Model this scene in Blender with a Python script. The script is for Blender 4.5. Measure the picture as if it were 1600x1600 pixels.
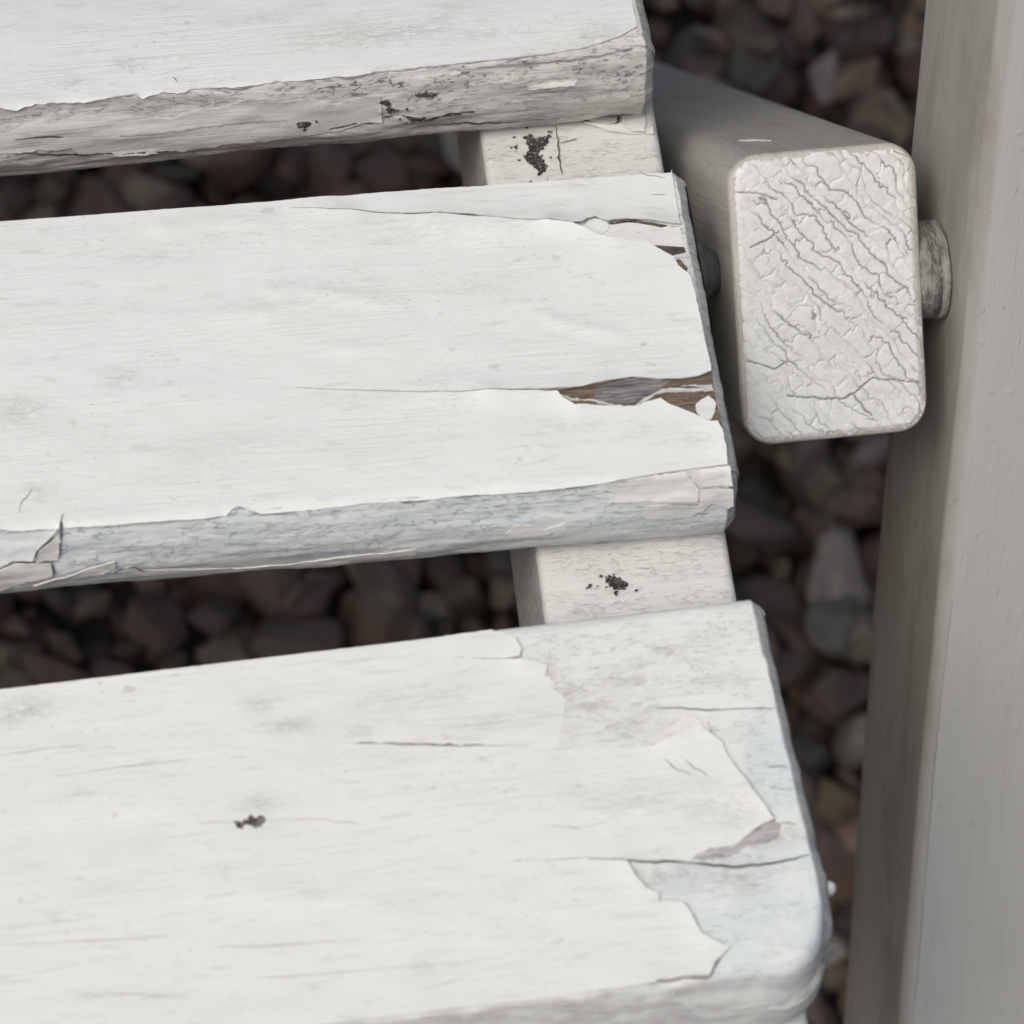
import bpy, math, random
import numpy as np
from mathutils import Matrix, Vector
from mathutils.geometry import delaunay_2d_cdt

for o in list(bpy.data.objects): bpy.data.objects.remove(o)
sc = bpy.context.scene
col = sc.collection
MM = 0.001

# ------------------------------------------------------------------ camera, sky, sun, exposure
cd = bpy.data.cameras.new('camera'); cam = bpy.data.objects.new('camera', cd); col.objects.link(cam)
R_, U_, V_, C_ = ((0.990794, -0.131699, 0.031334), (0.095661, 0.844895, 0.526310), (0.095789, 0.518468, -0.849715), (-0.082406, -0.260998, 0.420269))
cam.matrix_world = Matrix(((R_[0], U_[0], -V_[0], C_[0]), (R_[1], U_[1], -V_[1], C_[1]), (R_[2], U_[2], -V_[2], C_[2]), (0, 0, 0, 1)))
cd.sensor_width = 36; cd.lens = 112.5; cd.clip_start = 0.02; cd.clip_end = 200
cd.dof.use_dof = True; cd.dof.focus_distance = 0.535; cd.dof.aperture_fstop = 27
sc.camera = cam
SUN_EL, SUN_AZ = 61, 228            # azimuth measured clockwise from +Y (the back of the chair)
w = bpy.data.worlds.new('World'); sc.world = w; w.use_nodes = True
nt = w.node_tree; bg = nt.nodes['Background']; sky = nt.nodes.new('ShaderNodeTexSky')
sky.sky_type = 'NISHITA'; sky.sun_disc = False; sky.sun_elevation = math.radians(SUN_EL); sky.sun_rotation = math.radians(SUN_AZ)
sky.air_density = 1.0; sky.dust_density = 6.0; sky.ozone_density = 0.6
nt.links.new(sky.outputs[0], bg.inputs[0]); bg.inputs[1].default_value = 0.085
sd = bpy.data.lights.new('sun', 'SUN'); sun = bpy.data.objects.new('sun', sd); col.objects.link(sun)
sd.energy = 1.4; sd.angle = math.radians(32); sd.color = (0.995, 1.0, 0.97)
e, a = math.radians(SUN_EL), math.radians(SUN_AZ)
sdir = Vector((math.cos(e)*math.sin(a), math.cos(e)*math.cos(a), math.sin(e)))
sun.rotation_euler = sdir.to_track_quat('Z', 'Y').to_euler(); sun.location = sdir*3
sc.view_settings.view_transform = 'Standard'; sc.view_settings.look = 'None'
sc.view_settings.exposure = 0.07; sc.view_settings.gamma = 1.0
sc.cycles.max_bounces = 8

# ------------------------------------------------------------------ noise
def _h(ix, iy, s):
    n = (ix.astype(np.int64)*374761393 + iy.astype(np.int64)*668265263 + s*974634541) & 0x7fffffff
    n = ((n ^ (n >> 13))*1274126177) & 0x7fffffff
    return ((n ^ (n >> 16)) & 0xffff)/65535.0
def vn(x, y, s=0):
    x = np.asarray(x, float); y = np.asarray(y, float)
    ix, iy = np.floor(x), np.floor(y); fx, fy = x-ix, y-iy
    fx = fx*fx*(3-2*fx); fy = fy*fy*(3-2*fy)
    a = _h(ix, iy, s); b = _h(ix+1, iy, s); c = _h(ix, iy+1, s); d = _h(ix+1, iy+1, s)
    return (a*(1-fx)+b*fx)*(1-fy)+(c*(1-fx)+d*fx)*fy
def fbm(x, y, s=0, o=4):
    t = 0; A = .5; n = 0
    for i in range(o):
        t = t+A*vn(x*2**i, y*2**i, s+i*17); n += A; A *= .5
    return t/n
def sstep(a, b, x):
    t = np.clip((x-a)/(b-a), 0, 1); return t*t*(3-2*t)

# ------------------------------------------------------------------ materials (all read 'gc': millimetres along / across / through the grain)
class N:
    def __init__(s, name):
        s.m = bpy.data.materials.new(name); s.m.use_nodes = True; s.t = s.m.node_tree
        s.b = s.t.nodes['Principled BSDF']
        g = s.t.nodes.new('ShaderNodeAttribute'); g.attribute_name = 'gc'; s.gc = g.outputs['Vector']
    def map(s, sx, sy, sz, off=(0, 0, 0), rot=(0, 0, 0)):
        n = s.t.nodes.new('ShaderNodeMapping'); s.t.links.new(s.gc, n.inputs[0])
        n.inputs['Scale'].default_value = (sx, sy, sz); n.inputs['Location'].default_value = off; n.inputs['Rotation'].default_value = rot
        return n.outputs[0]
    def noise(s, vec, scale=1, detail=4, rough=.6, dist=0):
        n = s.t.nodes.new('ShaderNodeTexNoise'); s.t.links.new(vec, n.inputs['Vector'])
        n.inputs['Scale'].default_value = scale; n.inputs['Detail'].default_value = detail
        n.inputs['Roughness'].default_value = rough; n.inputs['Distortion'].default_value = dist
        return n.outputs['Fac']
    def ramp(s, f, lo, hi, a=0., b=1.):
        n = s.t.nodes.new('ShaderNodeMapRange'); n.interpolation_type = 'SMOOTHSTEP'; s.t.links.new(f, n.inputs[0])
        n.inputs[1].default_value = lo; n.inputs[2].default_value = hi; n.inputs[3].default_value = a; n.inputs[4].default_value = b
        return n.outputs[0]
    def math(s, op, a, b=0.):
        n = s.t.nodes.new('ShaderNodeMath'); n.operation = op
        for i, v in enumerate((a, b)):
            if hasattr(v, 'links'): s.t.links.new(v, n.inputs[i])
            else: n.inputs[i].default_value = v
        return n.outputs[0]
    def mix(s, f, a, b):
        n = s.t.nodes.new('ShaderNodeMix'); n.data_type = 'RGBA'
        for v, i in ((f, 0), (a, 6), (b, 7)):
            if hasattr(v, 'links'): s.t.links.new(v, n.inputs[i])
            else: n.inputs[i].default_value = v if i == 0 else (*v, 1)
        return n.outputs[2]
    def attr(s, name):
        g = s.t.nodes.new('ShaderNodeAttribute'); g.attribute_name = name; return g.outputs['Fac']
    def axis(s, i):
        n = s.t.nodes.new('ShaderNodeSeparateXYZ'); s.t.links.new(s.gc, n.inputs[0]); return n.outputs[i]
    def done(s, colr, rough, bump=None, dist=.1, strength=1., spec=.4):
        if hasattr(colr, 'links'): s.t.links.new(colr, s.b.inputs['Base Color'])
        else: s.b.inputs['Base Color'].default_value = (*colr, 1)
        if hasattr(rough, 'links'): s.t.links.new(rough, s.b.inputs['Roughness'])
        else: s.b.inputs['Roughness'].default_value = rough
        s.b.inputs['Specular IOR Level'].default_value = spec
        if bump is not None:
            n = s.t.nodes.new('ShaderNodeBump'); n.inputs['Distance'].default_value = dist*MM; n.inputs['Strength'].default_value = strength
            s.t.links.new(bump, n.inputs['Height']); s.t.links.new(n.outputs[0], s.b.inputs['Normal'])
        return s.m

def topcoat(name, base, seed, stain=.5, relief=.10, dirt=(.40, .385, .35)):
    n = N(name); o = (seed*37.1, seed*11.3, 0)
    grain = n.noise(n.map(.05, .9, .9, o), 1, 5, .65, .4)          # raised grain read through the paint
    fine = n.noise(n.map(.25, 2.6, 2.6, o), 1, 4, .6)
    peel = n.noise(n.map(.9, 1.1, 1.1, o), 1, 3, .5)
    pits = n.ramp(n.noise(n.map(.8, 1.3, 1.3, (seed, 5, 2)), 1, 2, .5), .66, .74)
    cloud = n.ramp(n.noise(n.map(.05, .11, .11, o), 1, 5, .6, .6), .48, .70)
    smear = n.ramp(n.noise(n.map(.12, .75, .75, (seed*3, 1, 4)), 1, 5, .65, .8), .55, .68)
    spots = n.ramp(n.noise(n.map(.33, .5, .5, (seed*9, 3, 1)), 1, 3, .5), .655, .72)
    st = n.math('MULTIPLY', n.attr('stain'), n.ramp(n.noise(n.map(.5, 1.1, 1.1, o), 1, 5, .7, .8), .36, .62))
    rare = n.ramp(n.noise(n.map(.035, .06, .06, (seed*4, 2, 9)), 1, 3, .5), .48, .60)
    spots = n.math('MULTIPLY', spots, rare); pits = n.math('MULTIPLY', pits, rare)
    c = n.mix(n.math('MULTIPLY', cloud, .30*stain), base, (base[0]*.88, base[1]*.875, base[2]*.845))
    c = n.mix(n.math('MULTIPLY', smear, .40*stain), c, (base[0]*.74, base[1]*.735, base[2]*.70))
    c = n.mix(n.math('MULTIPLY', n.math('MULTIPLY', spots, fine), .7*stain), c, dirt)
    c = n.mix(n.math('MULTIPLY', pits, .14*stain), c, dirt)
    area = n.ramp(n.noise(n.map(.03, .07, .07, (seed*2, 7, 0)), 1, 3, .5), .42, .60, .20, .68)
    h = n.math('ADD', n.math('MULTIPLY', n.math('MULTIPLY', grain, area), 1.5), n.math('ADD', n.math('MULTIPLY', n.math('MULTIPLY', fine, area), .3), n.math('MULTIPLY', peel, .35)))
    c = n.mix(st, c, (base[0]*.55, base[1]*.545, base[2]*.53))
    h = n.math('SUBTRACT', h, n.math('ADD', n.math('MULTIPLY', pits, .35), n.math('MULTIPLY', st, .6)))
    return n.done(c, n.ramp(grain, .3, .7, .42, .58), h, relief*2.2, 1., .35)

def oldcoat(name, base, worn_shade, dark, seed, amount, speck, blue=None, relief=.22):
    """an older, thinner coat; zone R = rounded nosing, where weather has ground it grey"""
    n = N(name); o = (seed*17.1, seed*5.3, 0)
    grain = n.noise(n.map(.06, 1.0, 1.0, o), 1, 6, .7, .6)
    mott = n.noise(n.map(.10, .30, .30, o), 1, 5, .65, .5)
    streak = n.noise(n.map(.55, 1.3, 1.3, o, (0, 0, .5)), 1, 4, .7, .8)
    z = n.attr('nose')
    c = n.mix(n.math('MULTIPLY', n.ramp(mott, .42, .66), .22), base, (base[0]*.74, base[1]*.735, base[2]*.71))
    if blue: c = n.mix(n.math('MULTIPLY', n.attr('blue'), n.ramp(n.noise(n.map(.08, .12, .12, o), 1, 4), .36, .56)), c, blue)
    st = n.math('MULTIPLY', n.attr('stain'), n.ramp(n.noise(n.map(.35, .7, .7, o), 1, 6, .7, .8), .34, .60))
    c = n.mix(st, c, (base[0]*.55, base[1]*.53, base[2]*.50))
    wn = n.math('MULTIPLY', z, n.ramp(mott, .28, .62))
    c = n.mix(n.math('MULTIPLY', wn, amount), c, worn_shade)
    sp = n.math('MULTIPLY', n.ramp(streak, .53, .64), n.ramp(mott, .36, .54))
    c = n.mix(n.math('MULTIPLY', n.math('MULTIPLY', sp, n.attr('spk')), speck), c, dark)
    c = n.mix(n.math('MULTIPLY', n.ramp(grain, .60, .75), .14), c, worn_shade)
    c = n.mix(n.math('MULTIPLY', n.attr('endz'), n.ramp(grain, .25, .6, .35, .9)), c, (.40, .395, .38))          # end grain mixed towards grey
    h = n.math('ADD', n.math('MULTIPLY', grain, 1.3), n.math('SUBTRACT', mott, n.math('MULTIPLY', sp, .5)))
    return n.done(c, .62, h, relief, 1., .3)

def woody(name, a, b, seed, relief=.3):
    n = N(name)
    g = n.noise(n.map(.16, 2.2, 2.2, (seed, seed*3, 0)), 1, 6, .7, 1.2)
    m = n.noise(n.map(.3, .6, .6, (seed, 1, 0)), 1, 4, .6)
    c = n.mix(n.ramp(g, .36, .64), a, b)
    c = n.mix(n.math('MULTIPLY', n.ramp(m, .5, .72), .5), c, (a[0]*.45, a[1]*.45, a[2]*.45))
    return n.done(c, .85, g, relief, 1., .15)

def legpaint(name, base, seed, dirt, amt, relief=.12, inner=False):
    n = N(name); o = (seed*7.7, seed*3.1, seed)
    grain = n.noise(n.map(.03, .7, .7, o), 1, 5, .65, .5)
    fine = n.noise(n.map(.12, 2.2, 2.2, o), 1, 4, .6)
    cloud = n.ramp(n.noise(n.map(.02, .07, .07, o), 1, 5, .65, .8), .38, .70)
    runs = n.ramp(n.noise(n.map(.03, .35, .35, (seed, 8, 3)), 1, 5, .65, .6), .50, .72)
    nick = n.ramp(n.noise(n.map(.35, .6, .6, (seed*5, 3, 1)), 1, 3, .5), .665, .72)
    c = base
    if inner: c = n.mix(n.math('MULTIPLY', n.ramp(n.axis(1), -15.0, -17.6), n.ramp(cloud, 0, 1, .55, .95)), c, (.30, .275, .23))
    c = n.mix(n.math('MULTIPLY', cloud, amt), c, dirt)
    c = n.mix(n.math('MULTIPLY', runs, amt*.8), c, (dirt[0]*.8, dirt[1]*.8, dirt[2]*.75))
    c = n.mix(n.math('MULTIPLY', nick, .55*amt), c, (dirt[0]*.6, dirt[1]*.6, dirt[2]*.6))
    h = n.math('ADD', grain, n.math('SUBTRACT', n.math('MULTIPLY', fine, .4), n.math('MULTIPLY', nick, .5)))
    return n.done(c, n.ramp(cloud, 0, 1, .42, .6), h, relief*2, 1., .4)

def crackpaint():
    n = N('crackled_paint'); ck = n.attr('crack')
    m = n.noise(n.map(.35, .5, .5), 1, 5, .65, .4)
    big = n.ramp(n.noise(n.map(.07, .07, .07), 1, 4, .6), .42, .66)
    f = n.noise(n.map(2.4, 2.4, 2.4), 1, 4, .6)
    c = n.mix(n.math('MULTIPLY', n.ramp(m, .42, .66), .5), (.71, .72, .70), (.54, .545, .53))
    c = n.mix(n.math('MULTIPLY', big, .35), c, (.60, .60, .575))
    c = n.mix(n.math('MULTIPLY', n.ramp(ck, .1, 1.0), .88), c, (.225, .225, .225))
    return n.done(c, .55, n.math('ADD', f, m), .06, 1., .35)

M = {}
M['top'] = topcoat('white_topcoat', (.765, .78, .76), 1, 1.0)
M['top3'] = topcoat('white_topcoat_front', (.77, .78, .755), 2, 1.1, .10)
M['top1'] = topcoat('white_topcoat_back', (.76, .775, .76), 3, 1.0, .12)
M['flake'] = topcoat('paint_flake_white', (.74, .735, .70), 4, 1.0, .10)
M['fresh'] = topcoat('paint_chip_bluish_white', (.82, .84, .83), 6, .2, .05)
M['flakegrey'] = topcoat('paint_flake_greyed', (.60, .595, .565), 5, 1.2, .12)
M['old2'] = oldcoat('old_coat_blue_grey', (.76, .77, .75), (.61, .655, .675), (.29, .33, .365), 1, .9, .8)
M['old3'] = oldcoat('old_coat_pale_blue', (.775, .785, .765), (.47, .47, .465), (.40, .40, .39), 2, .75, .05, (.68, .73, .735), .12)  # grey of the front nosing paints in its weaker light
M['old1'] = oldcoat('old_coat_weathered', (.70, .695, .66), (.47, .46, .43), (.09, .09, .085), 3, .8, .85)
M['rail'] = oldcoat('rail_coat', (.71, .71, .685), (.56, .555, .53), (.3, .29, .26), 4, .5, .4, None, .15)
M['wood'] = woody('bare_brown_wood', (.15, .108, .076), (.31, .245, .185), 1, .5)
M['wood2'] = woody('bare_grey_wood', (.14, .135, .14), (.40, .39, .385), 2, .5)
M['wood3'] = woody('greyed_old_coat_shadow', (.34, .325, .335), (.60, .59, .575), 9, .15)
M['pale'] = woody('old_paint_remains', (.50, .50, .48), (.70, .72, .70), 3, .2)
n = N('black_mildew_gap_shade'); f = n.noise(n.map(2.1, 2.6, 2.1), 1, 4, .65); f2 = n.noise(n.map(.6, .9, .6), 1, 3, .6)
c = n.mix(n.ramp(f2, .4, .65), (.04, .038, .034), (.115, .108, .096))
M['mildew'] = n.done(n.mix(n.ramp(f, .54, .66), c, (.42, .415, .385)), .9, f, .4, 1., .1)  # also paints the shade in the gaps under the lifted paint
M['dirt'] = woody('crack_dirt', (.07, .065, .06), (.16, .15, .145), 5)
M['hair'] = woody('hairline_grime_shade', (.22, .21, .205), (.36, .35, .34), 6, .05)
M['faint'] = woody('faint_grime', (.50, .495, .475), (.62, .615, .595), 7, .05)
M['faintgrey'] = woody('faint_grey_grime', (.30, .295, .28), (.40, .395, .375), 8, .05)
M['beam'] = legpaint('leg_paint', (.50, .478, .43), 1, (.36, .345, .305), .6)
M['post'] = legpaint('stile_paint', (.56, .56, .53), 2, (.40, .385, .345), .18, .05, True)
M['crackle'] = crackpaint()
n = N('painted_bolt'); f = n.noise(n.map(.3, .6, .6), 1, 5, .65)
M['bolt'] = n.done(n.mix(n.ramp(f, .4, .65), (.30, .29, .265), (.13, .125, .112)), .6, f, .8)
n = N('dull_metal'); f = n.noise(n.map(.3, .3, .3), 1, 5, .65)
M['metal'] = n.done(n.mix(n.ramp(f, .35, .7), (.17, .18, .195), (.09, .096, .105)), .45, f, .05)
M['cap'] = topcoat('white_cap', (.78, .77, .74), 8, .3, .03)

def stonemat():
    n = N('pebble_stone'); oi = n.t.nodes.new('ShaderNodeObjectInfo'); g = n.t.nodes.new('ShaderNodeAttribute'); g.attribute_name = 'tone'
    r = n.math('FRACT', n.math('ADD', oi.outputs['Random'], g.outputs['Fac']))
    cr = n.t.nodes.new('ShaderNodeValToRGB'); n.t.links.new(r, cr.inputs[0]); cr.color_ramp.interpolation = 'CONSTANT'
    cols = [(0.085, 0.065, 0.055), (0.137, 0.087, 0.069), (0.069, 0.058, 0.053), (0.207, 0.141, 0.097), (0.097, 0.062, 0.050), (0.235, 0.200, 0.146), (0.124, 0.086, 0.071), (0.075, 0.061, 0.047), (0.279, 0.242, 0.207), (0.176, 0.139, 0.097), (0.100, 0.076, 0.060), (0.114, 0.086, 0.059), (0.120, 0.071, 0.058), (0.207, 0.154, 0.120)]
    for i, c in enumerate(cols):
        el = cr.color_ramp.elements[i] if i < 2 else cr.color_ramp.elements.new(i/len(cols))
        el.position = i/len(cols); el.color = (*c, 1)
    m = n.noise(n.map(.12, .12, .2), 1, 5, .65, .6)
    c = n.mix(n.math('MULTIPLY', n.ramp(m, .35, .7), .6), cr.outputs[0], (.07, .062, .058))
    return n.done(c, .6, m, .5, 1., .35)
M['stone'] = stonemat()
n = N('dark_soil'); f = n.noise(n.map(.08, .08, .08), 1, 6, .7)
M['soil'] = n.done(n.mix(f, (.03, .026, .024), (.07, .06, .052)), .95, f, 4)

# ------------------------------------------------------------------ object helpers
def mesh(name, verts, faces, mat, gc=None, smooth=True, attrs=None, normals=None):
    """verts, gc in millimetres"""
    v = np.asarray(verts, float)
    me = bpy.data.meshes.new(name); me.from_pydata((v*MM).tolist(), [], faces); me.update()
    at = me.attributes.new('gc', 'FLOAT_VECTOR', 'POINT'); at.data.foreach_set('vector', np.asarray(v if gc is None else gc, np.float32).ravel())
    for k, d in (attrs or {}).items():
        at = me.attributes.new(k, 'FLOAT', 'POINT'); at.data.foreach_set('value', np.asarray(d, np.float32))
    me.polygons.foreach_set('use_smooth', [smooth]*len(me.polygons) if isinstance(smooth, bool) else smooth)
    if normals is not None: me.normals_split_custom_set_from_vertices(np.asarray(normals, float).tolist())
    me.materials.append(mat)
    return me
def obj(name, me, parent=None, loc=(0, 0, 0), rotz=0., label=None):
    o = bpy.data.objects.new(name, me); col.objects.link(o)
    o.location = Vector(loc)*MM; o.rotation_euler = (0, 0, rotz)
    if parent: o.parent = parent
    if label: o['label'] = label
    return o

def inside(P, poly):
    x, y = P[:, 0], P[:, 1]; r = np.zeros(len(P), bool); n = len(poly)
    for i in range(n):
        x0, y0 = poly[i]; x1, y1 = poly[(i+1) % n]
        if y0 == y1: continue
        c = ((y0 > y) != (y1 > y)) & (x < (x1-x0)*(y-y0)/(y1-y0)+x0); r ^= c
    return r
def segdist(P, line, closed=False):
    d = np.full(len(P), 1e9); L = list(line)+([line[0]] if closed else [])
    for (x0, y0), (x1, y1) in zip(L[:-1], L[1:]):
        dx, dy = x1-x0, y1-y0; q = dx*dx+dy*dy
        t = np.clip(((P[:, 0]-x0)*dx+(P[:, 1]-y0)*dy)/max(q, 1e-9), 0, 1)
        d = np.minimum(d, np.hypot(P[:, 0]-x0-t*dx, P[:, 1]-y0-t*dy))
    return d
def roughen(poly, step, amp, seed, fr=.9):
    out = []; n = len(poly)
    for i in range(n):
        (x0, y0), (x1, y1) = poly[i], poly[(i+1) % n]; L = math.hypot(x1-x0, y1-y0)
        far = min(x0, x1) < -135
        k = 1 if far else max(1, int(L/step))
        for j in range(k):
            t = j/k; out.append((x0+(x1-x0)*t, y0+(y1-y0)*t))
    P = np.array(out); T = np.roll(P, -1, 0)-np.roll(P, 1, 0); T /= np.maximum(np.hypot(T[:, 0], T[:, 1]), 1e-6)[:, None]
    d = (fbm(P[:, 0]*fr, P[:, 1]*fr, seed, 3)-.5)*2*amp
    d[P[:, 0] < -130] = 0
    return np.stack([P[:, 0]-T[:, 1]*d, P[:, 1]+T[:, 0]*d], -1)

def sheet(name, poly, smap, mat, parent, thick=.28, curls=(), spacing=1.3, amp=.06, step=.5, wave=.04, seed=1, lo=-.05, label=None, gcoff=(0, 0), fr=.9, stains=(), swell=0.):
    """a film of paint (or an exposed patch) lying on a surface: outline in surface mm, real thickness, lifted edges"""
    P = roughen(poly, step, amp, seed, fr)
    mn, mx = P.min(0), P.max(0)
    pts = []
    y = mn[1]; r = 0
    while y < mx[1]:
        xs = np.arange(max(mn[0], -135)+(r % 2)*spacing/2, mx[0], spacing)
        if mn[0] < -135: xs = np.concatenate([np.arange(mn[0], -136, 14), xs])
        pts.append(np.stack([xs, np.full(len(xs), y)], -1)); y += spacing*.87; r += 1
    I = np.concatenate(pts)
    rng = np.random.RandomState(seed); I = I+rng.uniform(-.12, .12, I.shape)*spacing
    I = I[inside(I, P)]
    if len(I): I = I[segdist(I, P.tolist(), True) > min(.35, spacing*.3)]
    A = np.concatenate([P, I]); n = len(P)
    vs, es, fs, *_ = delaunay_2d_cdt([Vector(p) for p in A.tolist()], [(i, (i+1) % n) for i in range(n)], [], 0, 1e-5)
    V = np.array([tuple(p) for p in vs]); F = np.array(fs)
    cen = V[F].mean(1); F = F[inside(cen, P)]
    ar = np.cross(V[F[:, 1]]-V[F[:, 0]], V[F[:, 2]]-V[F[:, 0]]); F = F[np.abs(ar) > 1e-7]
    h = np.full(len(V), thick)+(fbm(V[:, 0]*.25, V[:, 1]*.4, seed+5, 3)-.5)*2*wave
    h = h+(fbm(V[:, 0]*.035, V[:, 1]*.13, seed+11, 3)-.5)*2*swell
    for line, a_, fall in curls: h += a_*np.exp(-(segdist(V, line)/fall)**1.3)*(.45+1.1*vn(V[:, 0]*.22, V[:, 1]*.22, seed+9))
    top = smap(V[:, 0], V[:, 1], h)
    cnt = {}
    for a, b, c in F.tolist():
        for u, v in ((a, b), (b, c), (c, a)):
            k = (u, v) if u < v else (v, u); cnt[k] = cnt.get(k, 0)+1 if k in cnt else 1
            if cnt[k] == 1: cnt[(k, 0)] = (u, v)
    rim = [cnt[(k, 0)] for k in [q for q in cnt if isinstance(q[1], int) and not isinstance(q[0], tuple)] if cnt[k] == 1]
    faces = F.tolist(); verts = top.tolist(); g = np.stack([V[:, 0]+gcoff[0], V[:, 1]+gcoff[1], h*0], -1).tolist(); sm = [True]*len(faces)
    rv = sorted({i for e in rim for i in e}); idx = {}
    bot = smap(V[rv, 0], V[rv, 1], np.maximum(h[rv]-.26, lo) if len(curls) else np.full(len(rv), lo))
    for j, i in enumerate(rv):
        idx[i] = len(verts); verts.append(top[i].tolist()); g.append(g[i]); verts.append(bot[j].tolist()); g.append([g[i][0], g[i][1], -.3])
    for u, v in rim:
        faces.append([idx[v], idx[u], idx[u]+1, idx[v]+1]); sm.append(False)
    ga = np.array(g); stn = stain_at(stains, ga[:, 0]-gcoff[0], ga[:, 1]-gcoff[1])
    return obj(name, mesh(name, verts, faces, mat, g, sm, {'stain': stn} if len(stains) else None), parent, label=label)

def stain_at(stains, x, y):
    s = np.zeros(len(x))
    for cx, cy, rx, ry, a_ in stains: s = np.maximum(s, a_*np.exp(-((x-cx)/rx)**2-((y-cy)/ry)**2))
    return s
def strip(name, line, width, smap, mat, parent, h=.03, seed=0, broken=False):
    """a hairline crack: a narrow sliver that swells and tapers along its line"""
    pts = []
    for (x0, y0), (x1, y1) in zip(line[:-1], line[1:]):
        k = max(1, int(math.hypot(x1-x0, y1-y0)/.6))
        pts += [(x0+(x1-x0)*j/k, y0+(y1-y0)*j/k) for j in range(k)]
    pts.append(line[-1]); P = np.array(pts)
    P = P+np.stack([vn(P[:, 0]*1.1, P[:, 1]*1.1, seed)-.5, vn(P[:, 0]*1.1, P[:, 1]*1.1, seed+3)-.5], -1)*.35
    T = np.gradient(P, axis=0); T /= np.maximum(np.hypot(T[:, 0], T[:, 1]), 1e-6)[:, None]; Nn = np.stack([-T[:, 1], T[:, 0]], -1)
    t = np.linspace(0, 1, len(P)); wd = width/2*np.clip(np.sin(np.pi*(t*.9+.05))**.6, .1, 1)*(.5+vn(t*9, t*0, seed+7))
    if broken: wd = wd*(.12+1.2*sstep(.38, .62, fbm(P[:, 0]*.22, P[:, 1]*.22, seed+31, 3)))
    A = P+Nn*wd[:, None]; B = P-Nn*wd[:, None]; n = len(P)
    V = np.concatenate([A, B]); v = smap(V[:, 0], V[:, 1], np.full(2*n, h))
    return obj(name, mesh(name, v, [[i, i+1, n+i+1, n+i] for i in range(n-1)], mat, np.stack([V[:, 0], V[:, 1], V[:, 0]*0], -1)), parent)

def mildew(poly, smap, parent, h, seed, crumbs=6, mat='mildew'):
    """a ragged black patch with crumbs of the same growth round it"""
    P = np.array(poly); c = P.mean(0); e = P.max(0)-P.min(0); q = random.Random(seed)
    sheet('mildew_spot', poly, smap, M[mat], parent, h, [], .3, .5*min(1, max(.35, min(e)/2)), step=.1, wave=.1, seed=seed, lo=-.15, fr=3.2)
    for i in range(crumbs):
        b = P[q.randrange(len(P))]; s = q.uniform(.10, .34)
        x, y = b[0]+q.gauss(0, .35+.12*e[0]), b[1]+q.gauss(0, .25+.12*e[1])
        sheet('mildew_spot', [(x+s*math.cos(a)*q.uniform(.6, 1.5), y+s*math.sin(a)*q.uniform(.5, 1.1)) for a in np.arange(0, 6.2, .8)], smap, M[mat], parent, h-.02, [], .3, .1, step=.12, wave=.03, seed=seed+i+1, lo=-.15, fr=3)
def grime_shade(line, smap, parent, w=.5, h=.05, seed=0, mat='hair'):  # grime in torn edges, with their thin shadow line painted in too
    strip('grime_shade_line', line, w, smap, M[mat], parent, h, seed, True)

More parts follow.
